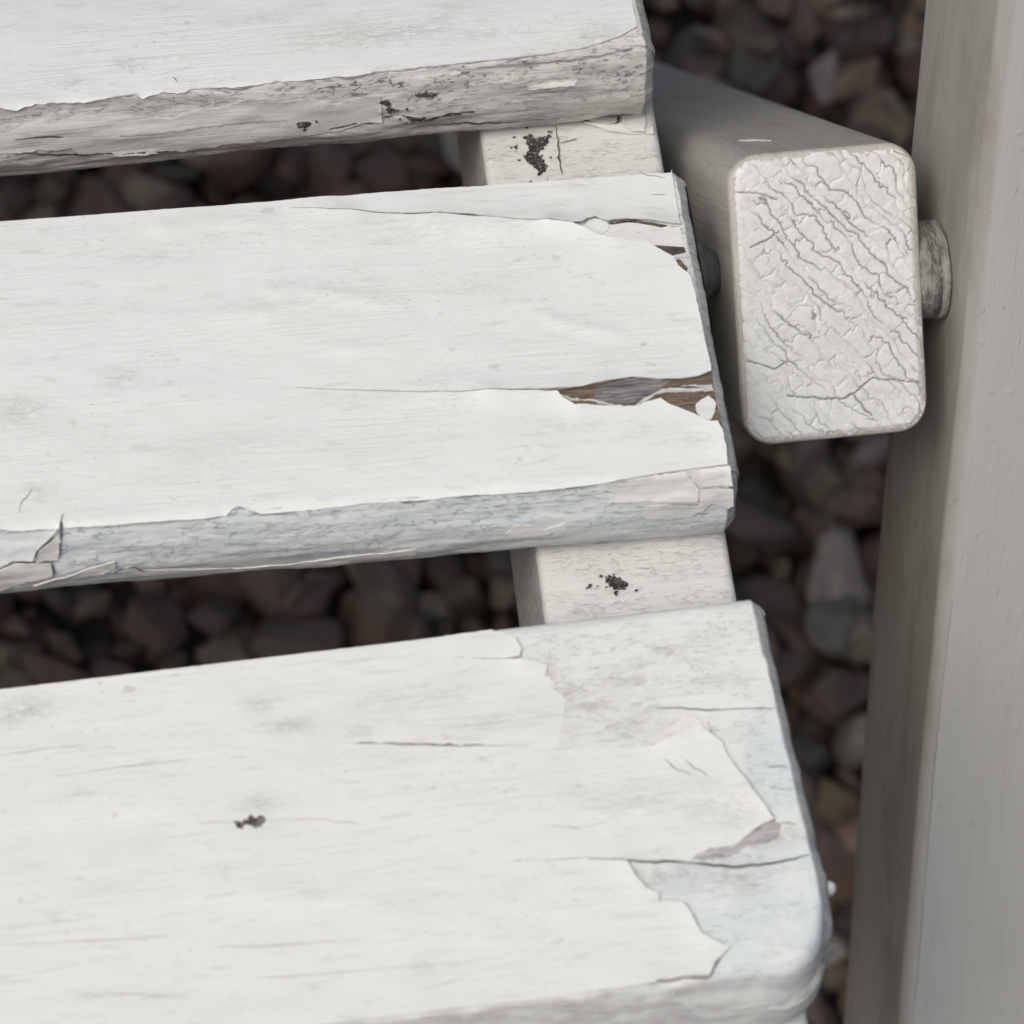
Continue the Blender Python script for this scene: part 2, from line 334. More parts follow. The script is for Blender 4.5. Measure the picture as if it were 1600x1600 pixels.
# ------------------------------------------------------------------ traced outlines of the paint, in surface millimetres (along the slat, across it; negative = round the nosing)
O = {
    's2_right_top': [(-0.84, 59.37), (-0.96, 54.84), (-1.08, 48.90), (-1.04, 47.71)],
    's2_A_low': [(-1.09, 47.71), (-4.31, 48.38), (-7.49, 49.38), (-9.42, 49.77), (-11.75, 49.74), (-12.77, 49.51), (-13.71, 49.93), (-14.80, 50.44), (-16.16, 50.16), (-17.10, 49.30), (-18.76, 49.29), (-22.61, 50.19), (-28.11, 51.12), (-33.28, 52.01), (-34.52, 52.71), (-38.40, 53.36), (-44.99, 53.95), (-53.27, 55.39), (-59.48, 56.43), (-67.76, 57.80)],
    's2_main_up': [(-59.50, 56.24), (-53.29, 55.13), (-45.03, 53.63), (-38.43, 53.07), (-34.61, 51.89), (-33.30, 51.81), (-28.13, 50.91), (-22.63, 49.99), (-18.78, 49.09), (-16.60, 48.07), (-15.10, 46.91), (-12.93, 45.85), (-10.02, 45.41), (-6.75, 45.18), (-5.93, 43.96), (-2.99, 41.46), (-2.61, 39.60), (-0.95, 37.43), (-0.71, 34.61), (-0.51, 29.42), (-0.42, 23.52), (-0.29, 19.62), (-0.44, 18.47)],
    's2_main_low': [(-2.26, 17.68), (-5.51, 17.49), (-8.70, 17.65), (-10.57, 18.10), (-13.07, 18.61), (-15.03, 18.33), (-16.99, 18.06), (-18.95, 17.75), (-21.57, 17.35), (-24.76, 17.35), (-28.22, 17.77), (-32.97, 18.11), (-37.73, 18.30), (-43.46, 18.77), (-52.48, 20.07), (-62.50, 21.40), (-69.50, 22.45)],
    's2_C_up': [(-62.51, 21.22), (-52.50, 19.88), (-43.48, 18.58), (-37.75, 18.11), (-33.00, 17.85), (-28.27, 17.43), (-25.31, 16.83), (-24.66, 15.62), (-22.81, 13.92), (-20.75, 13.80), (-17.62, 13.38), (-14.48, 13.00), (-12.57, 12.93), (-12.18, 13.46), (-9.22, 14.01), (-7.82, 12.66), (-4.28, 10.60), (-1.99, 8.86), (-0.88, 8.75), (-0.35, 7.00), (-0.24, 3.60), (-0.48, 1.01)],
    's2_crease': [(-0.47, 0.78), (-4.15, 0.83), (-9.90, 0.45), (-13.34, 0.17), (-17.91, -0.17), (-21.69, -0.44), (-25.46, -0.51), (-32.99, -0.64), (-41.99, -0.44), (-49.48, -0.57), (-57.55, -0.37), (-65.62, -0.65), (-71.66, -0.72), (-73.66, -0.66), (-75.21, 0.06), (-76.76, 0.78), (-77.80, 0.31), (-78.86, -0.54), (-81.66, -0.50), (-87.65, -0.48), (-93.63, -0.46), (-97.61, -0.44), (-103.56, -0.33), (-103.90, 0.61), (-103.72, 2.01), (-104.18, 0.55), (-104.45, -0.47), (-107.93, -0.37), (-111.48, -0.26), (-113.43, 0.14)],
    's2_B': [(-12.84, 49.02), (-9.49, 49.28), (-7.55, 48.93), (-4.39, 47.82), (-1.13, 47.43), (-1.03, 43.58), (-5.88, 44.37), (-6.72, 45.42), (-9.98, 45.73), (-12.89, 46.17), (-14.73, 47.24), (-15.30, 47.90)],
    's2_gapdark': [(-12.91, 49.73), (-11.72, 49.98), (-9.39, 50.01), (-7.45, 49.66), (-4.29, 48.55), (-3.03, 48.10), (-4.40, 47.74), (-7.57, 48.77), (-9.52, 49.04), (-11.86, 48.93)],
    's2_gap_shade_b': [(-38.39, 53.48), (-36.77, 53.25), (-34.52, 52.71), (-33.94, 51.99), (-34.95, 51.76), (-36.87, 52.35), (-38.43, 53.07)],
    's2_blister': [(-14.80, 50.44), (-13.69, 50.09), (-12.81, 49.27), (-12.88, 48.21), (-13.54, 47.45), (-14.40, 47.21), (-15.35, 47.54), (-16.25, 48.20), (-16.81, 48.99), (-16.18, 50.03)],
    's2_wood': [(-32.96, 18.15), (-24.72, 17.66), (-18.90, 18.13), (-13.02, 18.91), (-8.66, 17.91), (-0.16, 18.83), (-0.30, 15.76), (-0.28, 12.69), (-0.03, 8.10), (-2.36, 8.52), (-7.87, 12.28), (-9.29, 13.56), (-11.92, 13.05), (-12.96, 12.47), (-22.70, 13.53), (-25.02, 15.28), (-25.48, 16.73)],
    's2_greywood': [(-19.34, 16.06), (-18.85, 17.36), (-17.01, 17.95), (-13.71, 18.59), (-11.81, 18.41), (-9.34, 17.71), (-7.13, 17.38), (-8.94, 16.02), (-10.97, 15.25), (-12.05, 14.40), (-14.36, 13.86), (-16.86, 14.30), (-19.60, 15.25)],
    's2_res1': [(-24.84, 16.75), (-23.92, 16.43), (-23.05, 15.74), (-19.92, 15.28), (-17.50, 14.28), (-14.42, 13.45), (-12.80, 13.60), (-12.39, 13.10), (-14.47, 13.07), (-17.56, 13.83), (-19.97, 14.90), (-23.10, 15.36), (-24.28, 16.08)],
    's2_res2': [(-13.44, 13.58), (-11.69, 14.64), (-8.94, 15.98), (-5.01, 16.52), (-0.55, 16.24), (-0.54, 15.01), (-5.20, 15.23), (-8.05, 15.51), (-10.05, 14.94), (-11.46, 14.00), (-12.36, 13.29)],
    's2_chip': [(-3.71, 12.26), (-3.12, 13.04), (-2.57, 13.48), (-1.54, 13.96), (-0.83, 13.32), (-0.47, 12.52), (-0.98, 10.85), (-1.90, 9.42), (-3.37, 10.25), (-3.79, 11.12)],
    's2_woodsplit': [(-7.59, 16.46), (-4.40, 16.31), (-1.59, 15.73), (-4.46, 15.85)],
    's2_cornergrey': [(-6.51, 44.59), (-1.02, 43.66), (-0.83, 42.26), (-2.97, 41.66), (-4.51, 42.41)],
    's2_cornerpale': [(-3.59, 41.92), (-0.80, 42.46), (-0.26, 40.99), (-0.73, 37.81), (-1.11, 39.46), (-2.05, 41.16), (-2.71, 41.15)],
    's2_cornerwood': [(-3.13, 41.67), (-0.94, 41.95), (-0.70, 40.23), (-1.48, 37.88), (-2.93, 39.63)],
    's2_hair1': [(-8.69, 53.86), (-9.50, 51.67), (-10.16, 50.00)],
    's2_hair2': [(-21.64, 59.86), (-21.68, 58.20), (-21.91, 56.89)],
    's2_hair3': [(-6.08, 59.45), (-4.91, 58.29), (-1.99, 57.60)],
    's2_hair4': [(-4.93, 54.55), (-2.49, 54.15)],
    's2_hair5': [(-12.28, 45.78), (-11.47, 44.49), (-11.20, 42.84)],
    's2_hair6': [(-110.42, 2.60), (-109.75, 4.86), (-108.52, 6.26), (-108.10, 6.92)],
    's2_nose_r1': [(-19.43, -0.64), (-15.65, -0.37), (-11.85, 0.02), (-7.29, 0.11), (-6.18, -1.27), (-5.10, -2.93), (-5.42, -5.51), (-7.65, -4.88), (-10.32, -4.51), (-13.75, -4.14), (-17.54, -4.13), (-19.44, -4.12), (-17.55, -3.05), (-19.82, -1.48)],
    's2_nose_r2': [(-12.79, -4.96), (-10.32, -4.79), (-8.01, -5.63), (-5.32, -6.03), (-2.98, -5.53), (-4.13, -7.27), (-5.99, -8.34), (-9.81, -8.43), (-13.35, -7.97)],
    's2_nose_r3': [(-5.02, -2.94), (-2.36, -2.75), (0.24, -3.23), (0.51, -6.68), (-0.31, -7.09), (-2.66, -5.82), (-4.95, -5.81)],
    's2_nose_r4': [(-6.55, -0.17), (-4.24, 0.26), (-0.21, 0.53), (0.22, -2.56), (-2.37, -2.30), (-4.84, -2.51)],
    's2_nose_r5': [(-35.71, -8.59), (-33.83, -6.88), (-31.55, -7.24), (-29.64, -8.50), (-26.24, -7.33), (-26.02, -8.68), (-29.23, -9.44), (-33.03, -9.83)],
    's2_nose_l1': [(-116.71, -8.16), (-114.19, -7.00), (-112.08, -5.88), (-106.36, -6.54), (-106.19, -9.27), (-109.32, -10.16), (-114.79, -12.78), (-117.25, -13.24)],
    's2_nose_l2': [(-108.62, -6.00), (-107.89, -3.83), (-106.15, -2.43), (-104.51, -1.07), (-104.50, -2.60), (-105.24, -6.12)],
    's2_nose_l3': [(-115.87, -0.60), (-113.49, -0.51), (-111.12, -0.60), (-107.96, -0.63), (-104.71, -0.67), (-106.53, -2.20), (-108.20, -3.80), (-109.10, -5.95), (-112.06, -5.66), (-114.15, -6.62), (-116.64, -7.54)],
    's2_nose_l4': [(-109.45, -11.63), (-106.06, -9.62), (-101.14, -8.48), (-96.60, -7.00), (-96.49, -8.65), (-98.47, -10.14), (-101.39, -11.53), (-106.29, -12.31)],
    's2_nose_l5': [(-96.37, -10.18), (-95.18, -9.28), (-93.94, -8.94), (-92.05, -10.69), (-86.43, -11.66), (-78.35, -13.15), (-70.18, -13.30), (-61.99, -12.04), (-49.70, -10.89), (-49.66, -13.05), (-64.00, -16.26), (-78.43, -15.00), (-92.16, -12.69)],
    's2_nosecrack1': [(-103.65, 1.77), (-104.04, -0.29), (-104.50, -2.60), (-104.98, -5.88)],
    's2_nosecrack2': [(-104.50, -0.93), (-106.55, -2.39), (-107.96, -3.82), (-108.71, -6.05)],
    's2_nosecrack3': [(-114.18, -6.84), (-112.08, -5.88), (-109.30, -5.98), (-105.24, -6.12)],
    's2_nosecrack4': [(-96.82, -9.71), (-95.56, -9.10), (-93.93, -8.81), (-92.02, -10.29)],
    's2_nosecrack5': [(-106.24, -6.55), (-106.21, -9.47)],
    's3_D_right': [(-40.04, 60.64), (-38.56, 60.01), (-36.82, 58.56), (-36.24, 56.48), (-36.81, 55.22), (-41.68, 55.83), (-47.01, 56.61), (-41.71, 55.61), (-36.87, 54.84), (-34.68, 54.51), (-32.73, 53.26), (-33.32, 51.90), (-32.01, 50.31), (-30.97, 47.55), (-31.70, 44.05), (-33.17, 40.02)],
    's3_slit': [(-43.82, 41.16), (-54.03, 42.62), (-64.30, 44.19), (-54.05, 42.41), (-43.86, 40.90)],
    's3_mid': [(-33.36, 39.40), (-27.80, 38.81), (-22.44, 38.12), (-19.28, 38.01), (-17.01, 38.61), (-15.10, 39.25), (-11.80, 40.50), (-11.23, 39.61), (-10.48, 38.71), (-8.94, 37.18), (-8.73, 35.34), (-7.64, 32.39), (-6.59, 30.26), (-5.61, 27.76), (-3.67, 23.76), (-6.15, 22.90), (-8.17, 21.60), (-9.39, 20.78), (-10.54, 20.34), (-12.30, 20.45), (-13.70, 20.55), (-14.89, 19.85), (-15.98, 19.68), (-16.84, 18.82)],
    's3_slit2': [(-20.28, 19.38), (-23.07, 19.62), (-26.16, 20.10), (-32.68, 21.24), (-35.46, 21.48), (-38.61, 21.62), (-42.08, 21.95), (-44.94, 22.39), (-38.63, 21.50), (-35.49, 21.33), (-32.71, 21.05)],
    's3_low': [(-26.21, 19.83), (-25.48, 17.81), (-24.82, 16.50), (-24.13, 15.34), (-22.55, 14.29), (-22.48, 13.02), (-20.69, 12.79), (-19.04, 12.20), (-18.30, 10.40), (-17.45, 7.26), (-15.61, 5.82), (-13.71, 4.71), (-16.18, 2.60), (-17.39, 0.71), (-20.98, 0.99), (-22.73, 0.85), (-24.80, 0.93), (-25.19, 0.61), (-29.70, 0.49), (-33.14, 0.54), (-36.61, 0.36), (-40.05, 0.33), (-45.19, 0.37), (-50.31, 0.45)],
    's3_low2': [(-60.31, 0.46), (-72.96, 0.65), (-90.91, 0.86), (-117.59, 1.18)],
    's3_flake1': [(-19.94, 38.37), (-17.45, 40.28), (-14.68, 41.68), (-12.75, 42.33), (-11.50, 41.15), (-10.61, 41.04), (-10.38, 39.26), (-11.20, 39.77), (-11.88, 40.67), (-15.06, 39.45), (-17.40, 38.45)],
    's3_flake2': [(-25.97, 15.88), (-25.17, 15.40), (-24.22, 14.78), (-22.58, 14.11), (-22.66, 13.24), (-23.80, 13.08), (-24.73, 13.81), (-25.43, 14.93)],
    's3_grey': [(-16.55, 18.83), (-15.99, 19.61), (-13.72, 20.44), (-10.55, 20.27), (-8.19, 21.52), (-6.00, 22.77), (-3.57, 23.71), (-3.08, 22.90), (-3.51, 20.81), (-5.98, 19.95), (-8.84, 19.93), (-11.19, 18.68), (-14.02, 18.73)],
    's3_crack1': [(-17.74, 44.31), (-14.18, 43.90), (-10.68, 43.09), (-7.08, 42.84), (-3.48, 42.54), (-0.07, 42.07)],
    's3_crack2': [(-26.18, 19.98), (-23.08, 19.51), (-19.64, 18.99), (-16.88, 18.56), (-12.82, 17.53), (-10.08, 16.99), (-6.55, 16.92), (-2.66, 16.81), (0.39, 16.42)],
    's3_crack3': [(-3.13, 32.38), (-1.50, 32.41), (-0.02, 32.22)],
    's3_crack4': [(-3.24, 23.20), (-0.46, 22.76)],
    's3_crack5': [(-9.56, 14.04), (-7.14, 13.76)],
    's3_crack6': [(-3.57, 29.08), (0.08, 28.38)],
    's3_ridge': [(-27.59, 26.62), (-23.86, 27.72), (-20.22, 28.12), (-18.02, 28.47), (-15.74, 29.25), (-12.08, 29.69), (-7.36, 29.96)],
    's3_rip1': [(-18.08, 35.52), (-16.76, 33.75), (-14.50, 32.27)],
    's3_rip2': [(-15.11, 34.94), (-13.94, 33.39), (-12.07, 31.76)],
    's3_knot': [(-81.72, 33.52), (-80.44, 34.19), (-79.25, 34.87), (-78.31, 34.96), (-77.49, 33.81), (-77.01, 33.02), (-78.03, 32.22), (-79.31, 31.55), (-80.85, 31.95)],
    's3_knot2': [(-81.70, 32.79), (-81.21, 33.04), (-80.81, 32.36), (-81.39, 32.13)],
    's3_dent': [(-15.81, 53.65), (-14.62, 54.12), (-14.11, 52.81), (-12.35, 52.38), (-13.57, 51.70), (-15.36, 51.92)],
    's3_edgechip': [(-46.25, 60.69), (-44.40, 60.88), (-40.70, 61.17), (-36.28, 61.25), (-36.01, 60.58), (-40.77, 60.68), (-45.18, 60.47)],
    's1_edge': [(-1.04, 4.50), (-4.32, 2.76), (-6.47, 2.27), (-8.66, 1.57), (-11.65, 0.98), (-14.99, 0.74), (-19.16, 0.40), (-23.28, 0.37), (-31.50, 0.30), (-35.63, 0.06), (-39.69, 0.24), (-47.88, -0.03), (-53.57, 0.03), (-51.70, -0.28), (-57.38, -0.20), (-63.45, -0.03), (-69.54, -0.27), (-77.56, 0.11), (-80.02, -0.34), (-82.40, -0.02), (-86.07, -0.54), (-87.21, 0.14), (-89.62, 0.07), (-94.47, -0.34), (-103.62, -0.03), (-106.86, -0.55), (-109.59, -0.07)],
    's1_noselow': [(-110.56, -8.23), (-105.41, -8.91), (-104.15, -8.40), (-101.40, -9.10), (-98.54, -8.70), (-97.50, -10.66), (-94.72, -11.40), (-92.70, -11.54), (-86.62, -11.88), (-80.10, -11.98), (-74.37, -11.77), (-73.52, -11.00), (-66.17, -11.55), (-60.00, -11.27), (-55.89, -10.93), (-53.01, -10.83), (-49.70, -9.49), (-45.99, -9.30)],
    's1_noselow2': [(-42.14, -9.13), (-39.26, -9.89), (-35.12, -9.03), (-30.15, -8.83), (-26.01, -8.25), (-25.80, -9.11), (-19.36, -9.27)],
    's1_spotA': [(-46.35, -5.37), (-45.30, -4.87), (-44.51, -5.58), (-44.74, -6.29), (-42.93, -7.24), (-44.17, -7.44), (-44.59, -8.09), (-45.05, -6.99), (-44.74, -6.29), (-45.67, -5.79)],
    's1_spotB': [(-49.56, -9.51), (-48.30, -8.56), (-45.84, -8.76), (-46.06, -9.57), (-47.93, -9.95)],
    's1_spotC': [(-42.13, -8.69), (-40.49, -9.57), (-38.43, -9.27), (-39.26, -10.06), (-40.91, -9.96)],
    's1_spotD': [(-40.16, -4.63), (-38.31, -4.50), (-36.27, -4.91), (-37.11, -5.44), (-39.57, -5.12)],
    's1_spotE': [(-25.57, -5.03), (-24.53, -4.77), (-24.34, -5.41), (-25.16, -5.56)],
    's1_spotF': [(-10.63, -8.54), (-8.56, -8.08), (-6.87, -8.63), (-8.94, -9.15)],
    's1_spotG': [(-60.73, -8.07), (-59.49, -7.84), (-57.87, -8.32), (-58.72, -9.05), (-60.35, -8.84)],
    's1_spotH': [(-68.12, -8.94), (-66.65, -8.02), (-65.62, -7.88), (-66.90, -9.10), (-67.66, -9.56)],
    's1_spotI': [(-72.14, -7.86), (-71.50, -7.41), (-71.13, -8.00), (-71.76, -8.47)],
    's1_spotJ': [(-98.94, -8.64), (-98.24, -7.62), (-97.66, -8.81), (-98.39, -9.27)],
    's1_spotK': [(-48.88, -9.49), (-47.21, -8.70), (-45.77, -8.77), (-46.00, -9.58), (-48.07, -10.17)],
    's1_spotL': [(-100.16, -6.81), (-99.34, -6.66), (-99.64, -7.61)],
    's1_hair': [(-80.50, 3.28), (-79.83, 1.74)],
    's1_flake1': [(-34.69, -1.24), (-33.85, -0.89), (-32.21, -0.92), (-32.03, -1.38), (-33.68, -1.65)],
    's1_flake2': [(-25.16, -5.17), (-21.86, -5.54), (-22.07, -6.30), (-23.94, -6.58)],
    's1_flake3': [(-20.61, -4.86), (-18.53, -4.62), (-15.22, -4.64), (-12.32, -4.67), (-12.74, -5.48), (-17.30, -5.46), (-20.62, -5.68)],
    'r_spot1': [(-23.17, 94.26), (-22.36, 94.73), (-21.22, 93.67), (-18.63, 94.30), (-19.48, 92.36), (-21.03, 90.91), (-21.06, 89.59), (-20.04, 87.56), (-21.08, 85.76), (-21.81, 86.66), (-22.72, 87.89), (-23.75, 89.82), (-22.63, 91.57)],
    'r_spot2': [(-25.23, 92.32), (-24.62, 92.53), (-24.82, 91.49)],
    'r_crack1': [(-17.36, 96.17), (-17.53, 92.19), (-17.77, 89.05), (-17.66, 85.37)],
    'r_crack2': [(-17.20, 92.17), (-14.14, 93.07), (-14.64, 92.48)],
    'r_flake1': [(-11.99, 96.94), (-9.78, 97.67), (-6.60, 98.74), (-6.69, 96.07), (-8.17, 95.39), (-10.38, 96.27)],
    'r_flake2': [(-6.01, 97.35), (-3.78, 98.23), (-1.72, 98.43), (-1.72, 96.18), (-2.21, 93.44), (-4.38, 93.63), (-5.75, 95.45)],
    'r_dark': [(-15.26, 97.86), (-12.29, 97.93), (-6.21, 99.14), (-1.51, 99.39), (-1.66, 98.21), (-6.01, 97.35), (-6.67, 95.53), (-7.26, 95.85), (-6.42, 98.19), (-12.01, 96.78), (-14.10, 96.96)],
    'r_flake3': [(-12.49, 96.29), (-8.41, 95.14), (-5.83, 95.46), (-4.40, 93.47), (-2.14, 93.01), (-0.67, 94.49), (-0.68, 92.89), (-4.45, 93.10), (-8.53, 94.19)],
    'r_spot3': [(-20.39, 4.57), (-19.75, 5.09), (-18.07, 4.67), (-17.59, 3.87), (-16.73, 3.03), (-17.71, 2.32), (-18.96, 2.21), (-19.97, 3.33)],
    'r_spot4': [(-23.69, 2.87), (-22.73, 3.45), (-22.69, 3.13)],
    'r_spot5': [(-19.23, 1.57), (-18.60, 1.96), (-18.78, 1.18)],
    'r_front1': [(-14.28, -72.11), (-12.79, -71.68), (-11.32, -71.44), (-10.01, -72.25), (-12.22, -72.69)],
    'r_front2': [(-8.56, -72.09), (-5.65, -71.80), (-4.30, -72.31), (-6.53, -72.86)],
    'st3': [(-110.12, 55.81), (-112.54, 54.82), (-76.32, 51.86), (-71.95, 48.06), (-61.72, 45.90), (-57.81, 50.61), (-77.95, 35.75), (-83.86, 25.75), (-59.97, 17.79), (-57.59, 7.47), (-103.69, 9.02), (-94.80, 7.67), (-31.77, 31.75), (-22.61, 29.53), (-13.45, 27.31), (-8.98, 25.69), (-43.20, 44.96), (-48.14, 51.03)],
    'st2': [(-45.35, 50.45), (-93.46, 26.60), (-107.33, 6.37), (-25.15, 10.24), (-63.08, 38.64), (-17.02, 57.68), (-109.70, 22.08), (-34.10, 38.42), (-78.33, 11.82), (-13.28, 7.88), (-56.60, 19.36), (-4.42, 5.81), (-86.02, 49.76)],
    'st1': [(-87.70, 7.04), (-47.47, 7.83), (-38.65, 8.19), (-29.02, 6.32), (-33.91, 10.76), (-8.54, 3.16), (-96.53, 3.93), (-65.33, 14.24)],
    'so3': [(-31.22, 47.80), (-26.73, 45.59), (-33.43, 52.47), (-14.26, 53.38), (-21.20, 49.83), (-8.60, 54.90), (-24.48, 41.51), (-5.08, 21.01), (-10.82, 15.54), (-19.10, 16.61), (-31.25, 41.29), (-6.88, 48.02), (-19.23, 44.10), (-4.45, 34.66)],
    's3_line0': [(-117.47, 18.40), (-105.79, 17.28), (-92.96, 16.52)],
    's3_line1': [(-114.81, 48.36), (-108.24, 48.70), (-102.61, 48.62)],
    's3_line2': [(-86.09, 13.94), (-76.15, 13.05), (-66.13, 12.55)],
    's3_line3': [(-87.00, 33.78), (-81.95, 33.13)],
    's3_line4': [(-76.84, 32.90), (-69.43, 32.26), (-64.00, 30.63)],
    's3_line5': [(-81.16, 8.55), (-70.32, 7.93), (-59.42, 7.51)],
    's3_line6': [(-106.36, 9.37), (-99.24, 8.45), (-91.26, 6.92)],
    's3_line7': [(-106.69, 43.94), (-96.38, 44.21), (-86.98, 44.29)],
    's3_line8': [(-37.19, 27.20), (-32.65, 25.99), (-24.97, 26.68)],
    's2_rid0': [(-69.08, 40.86), (-60.92, 39.70), (-51.82, 37.57)],
    's2_rid1': [(-25.06, 31.47), (-20.67, 29.29), (-14.66, 27.70)],
    's2_rid2': [(-91.85, 37.61), (-81.65, 37.38), (-69.42, 36.47)],
    's2_rid3': [(-59.81, 28.91), (-47.68, 27.37), (-35.38, 27.19)],
    's2_rid4': [(-85.71, 54.91), (-77.35, 55.43), (-68.04, 54.29)],
    's1_ck0': [(-59.04, -11.29), (-56.57, -10.57), (-50.38, -9.41), (-47.08, -9.16), (-44.18, -8.20)],
    's1_ck1': [(-42.54, -8.52), (-38.43, -9.83), (-35.12, -9.03), (-30.15, -8.89)],
    's1_ck2': [(-40.05, -11.75), (-33.40, -12.16), (-25.04, -12.75), (-19.13, -13.56), (-13.19, -14.37), (-9.09, -13.23)],
    's1_ck3': [(-8.52, -15.00), (-6.28, -15.00), (-3.87, -15.00), (-1.97, -15.00)],
    's1_ck4': [(-110.55, -8.12), (-105.41, -8.91), (-102.67, -9.71), (-97.50, -10.66), (-90.65, -11.29), (-80.10, -11.98), (-74.36, -11.62)],
    's1_ck5': [(-90.31, -6.97), (-82.24, -7.16), (-74.10, -6.87), (-67.60, -6.88), (-61.91, -7.19)],
    's1_ck6': [(-107.86, -5.67), (-103.06, -5.73), (-99.92, -6.44)],
    's1_ck7': [(-31.59, -0.76), (-25.83, -0.47), (-20.08, -0.69), (-13.49, -0.82), (-7.69, -0.44), (-2.69, 0.06)],
    's1_ck8': [(-22.69, -6.58), (-17.72, -6.40), (-11.08, -6.75), (-5.24, -6.92)],
}

# ------------------------------------------------------------------ the chair
chair = bpy.data.objects.new('folding_chair', None); col.objects.link(chair)
GROUND = -420.0
ROOT = Vector((-230, 20, GROUND)); chair.location = ROOT*MM
chair['label'] = 'weathered white painted wooden folding chair with peeling slats and crackled leg end, standing on gravel'
chair['category'] = 'garden chair'

SLATS = {1: (0.15, 84.87, 0.79, 60.0, 0.0), 2: (0.0, -0.83, -0.84, 59.5, -0.004), 3: (0.0, -85.2, 0.6, 61.6, 0.011)}
NOSE = np.array([(0, 0), (-0.35, -0.5), (-0.85, -1.5), (-1.5, -2.9), (-2.2, -4.8), (-2.85, -7), (-3.2, -9.5), (-2.9, -12), (-2.2, -14.4), (-1.2, -16.3), (0.2, -17.5), (2, -18)], float)
SN = np.concatenate([[0], np.cumsum(np.hypot(*np.diff(NOSE, axis=0).T))])
NN = np.gradient(NOSE, axis=0); NN = np.stack([NN[:, 1], -NN[:, 0]], -1); NN /= np.hypot(NN[:, 0], NN[:, 1])[:, None]
NN[0] = (-.25, .97); NN = np.where((NN[:, :1] > .2) & (NN[:, 1:] > 0), -NN, NN)
LEN = 460.0
def warp(k, x, v): return (fbm(x*.018, v*.05, k*31, 3)-.5)*.55
def nosewear(k, x, v):
    """broken, layered nosing: low terraces where coats have come off"""
    f = fbm(x*.08+k*9, v*.42, k*7+2, 5); g = fbm(x*.5, v*1.4, k*5+3, 4)
    t = sum(sstep(c, c+.018, f)*.13 for c in (.38, .45, .51, .57, .63))
    return (t-.3+(g-.5)*.26)*({1: .8, 2: .6, 3: .06}[k])
def round_corner(k, x, y):
    """front corner of the foremost slat is rounded in plan"""
    if k != 3: return y
    Rr = 8.5; d = np.clip(x+Rr-1.0, 0, Rr*.985); s = Rr-np.sqrt(np.maximum(Rr*Rr-d*d, 0))
    return y+s*np.clip(1-y/22, 0, 1)
def smap_for(k):
    def f(x, v, h):
        x = np.asarray(x, float); v = np.asarray(v, float); h = np.asarray(h, float)
        vv = np.clip(-v, 0, SN[-1])
        ny = np.interp(vv, SN, NOSE[:, 0]); nz = np.interp(vv, SN, NOSE[:, 1])
        dy = np.interp(vv, SN, NN[:, 0]); dz = np.interp(vv, SN, NN[:, 1])
        top = v >= 0
        b = np.where(top, 1., np.clip(1-vv/3, 0, 1))*warp(k, x, np.maximum(v, 0))
        wv = np.where(top, 0, nosewear(k, x, v)*sstep(0, 1.5, vv))
        y = np.where(top, v, ny+dy*(h+wv)); z = np.where(top, h, nz+dz*(h+wv))+b
        return np.stack([x, round_corner(k, x, y), z], -1)
    return f

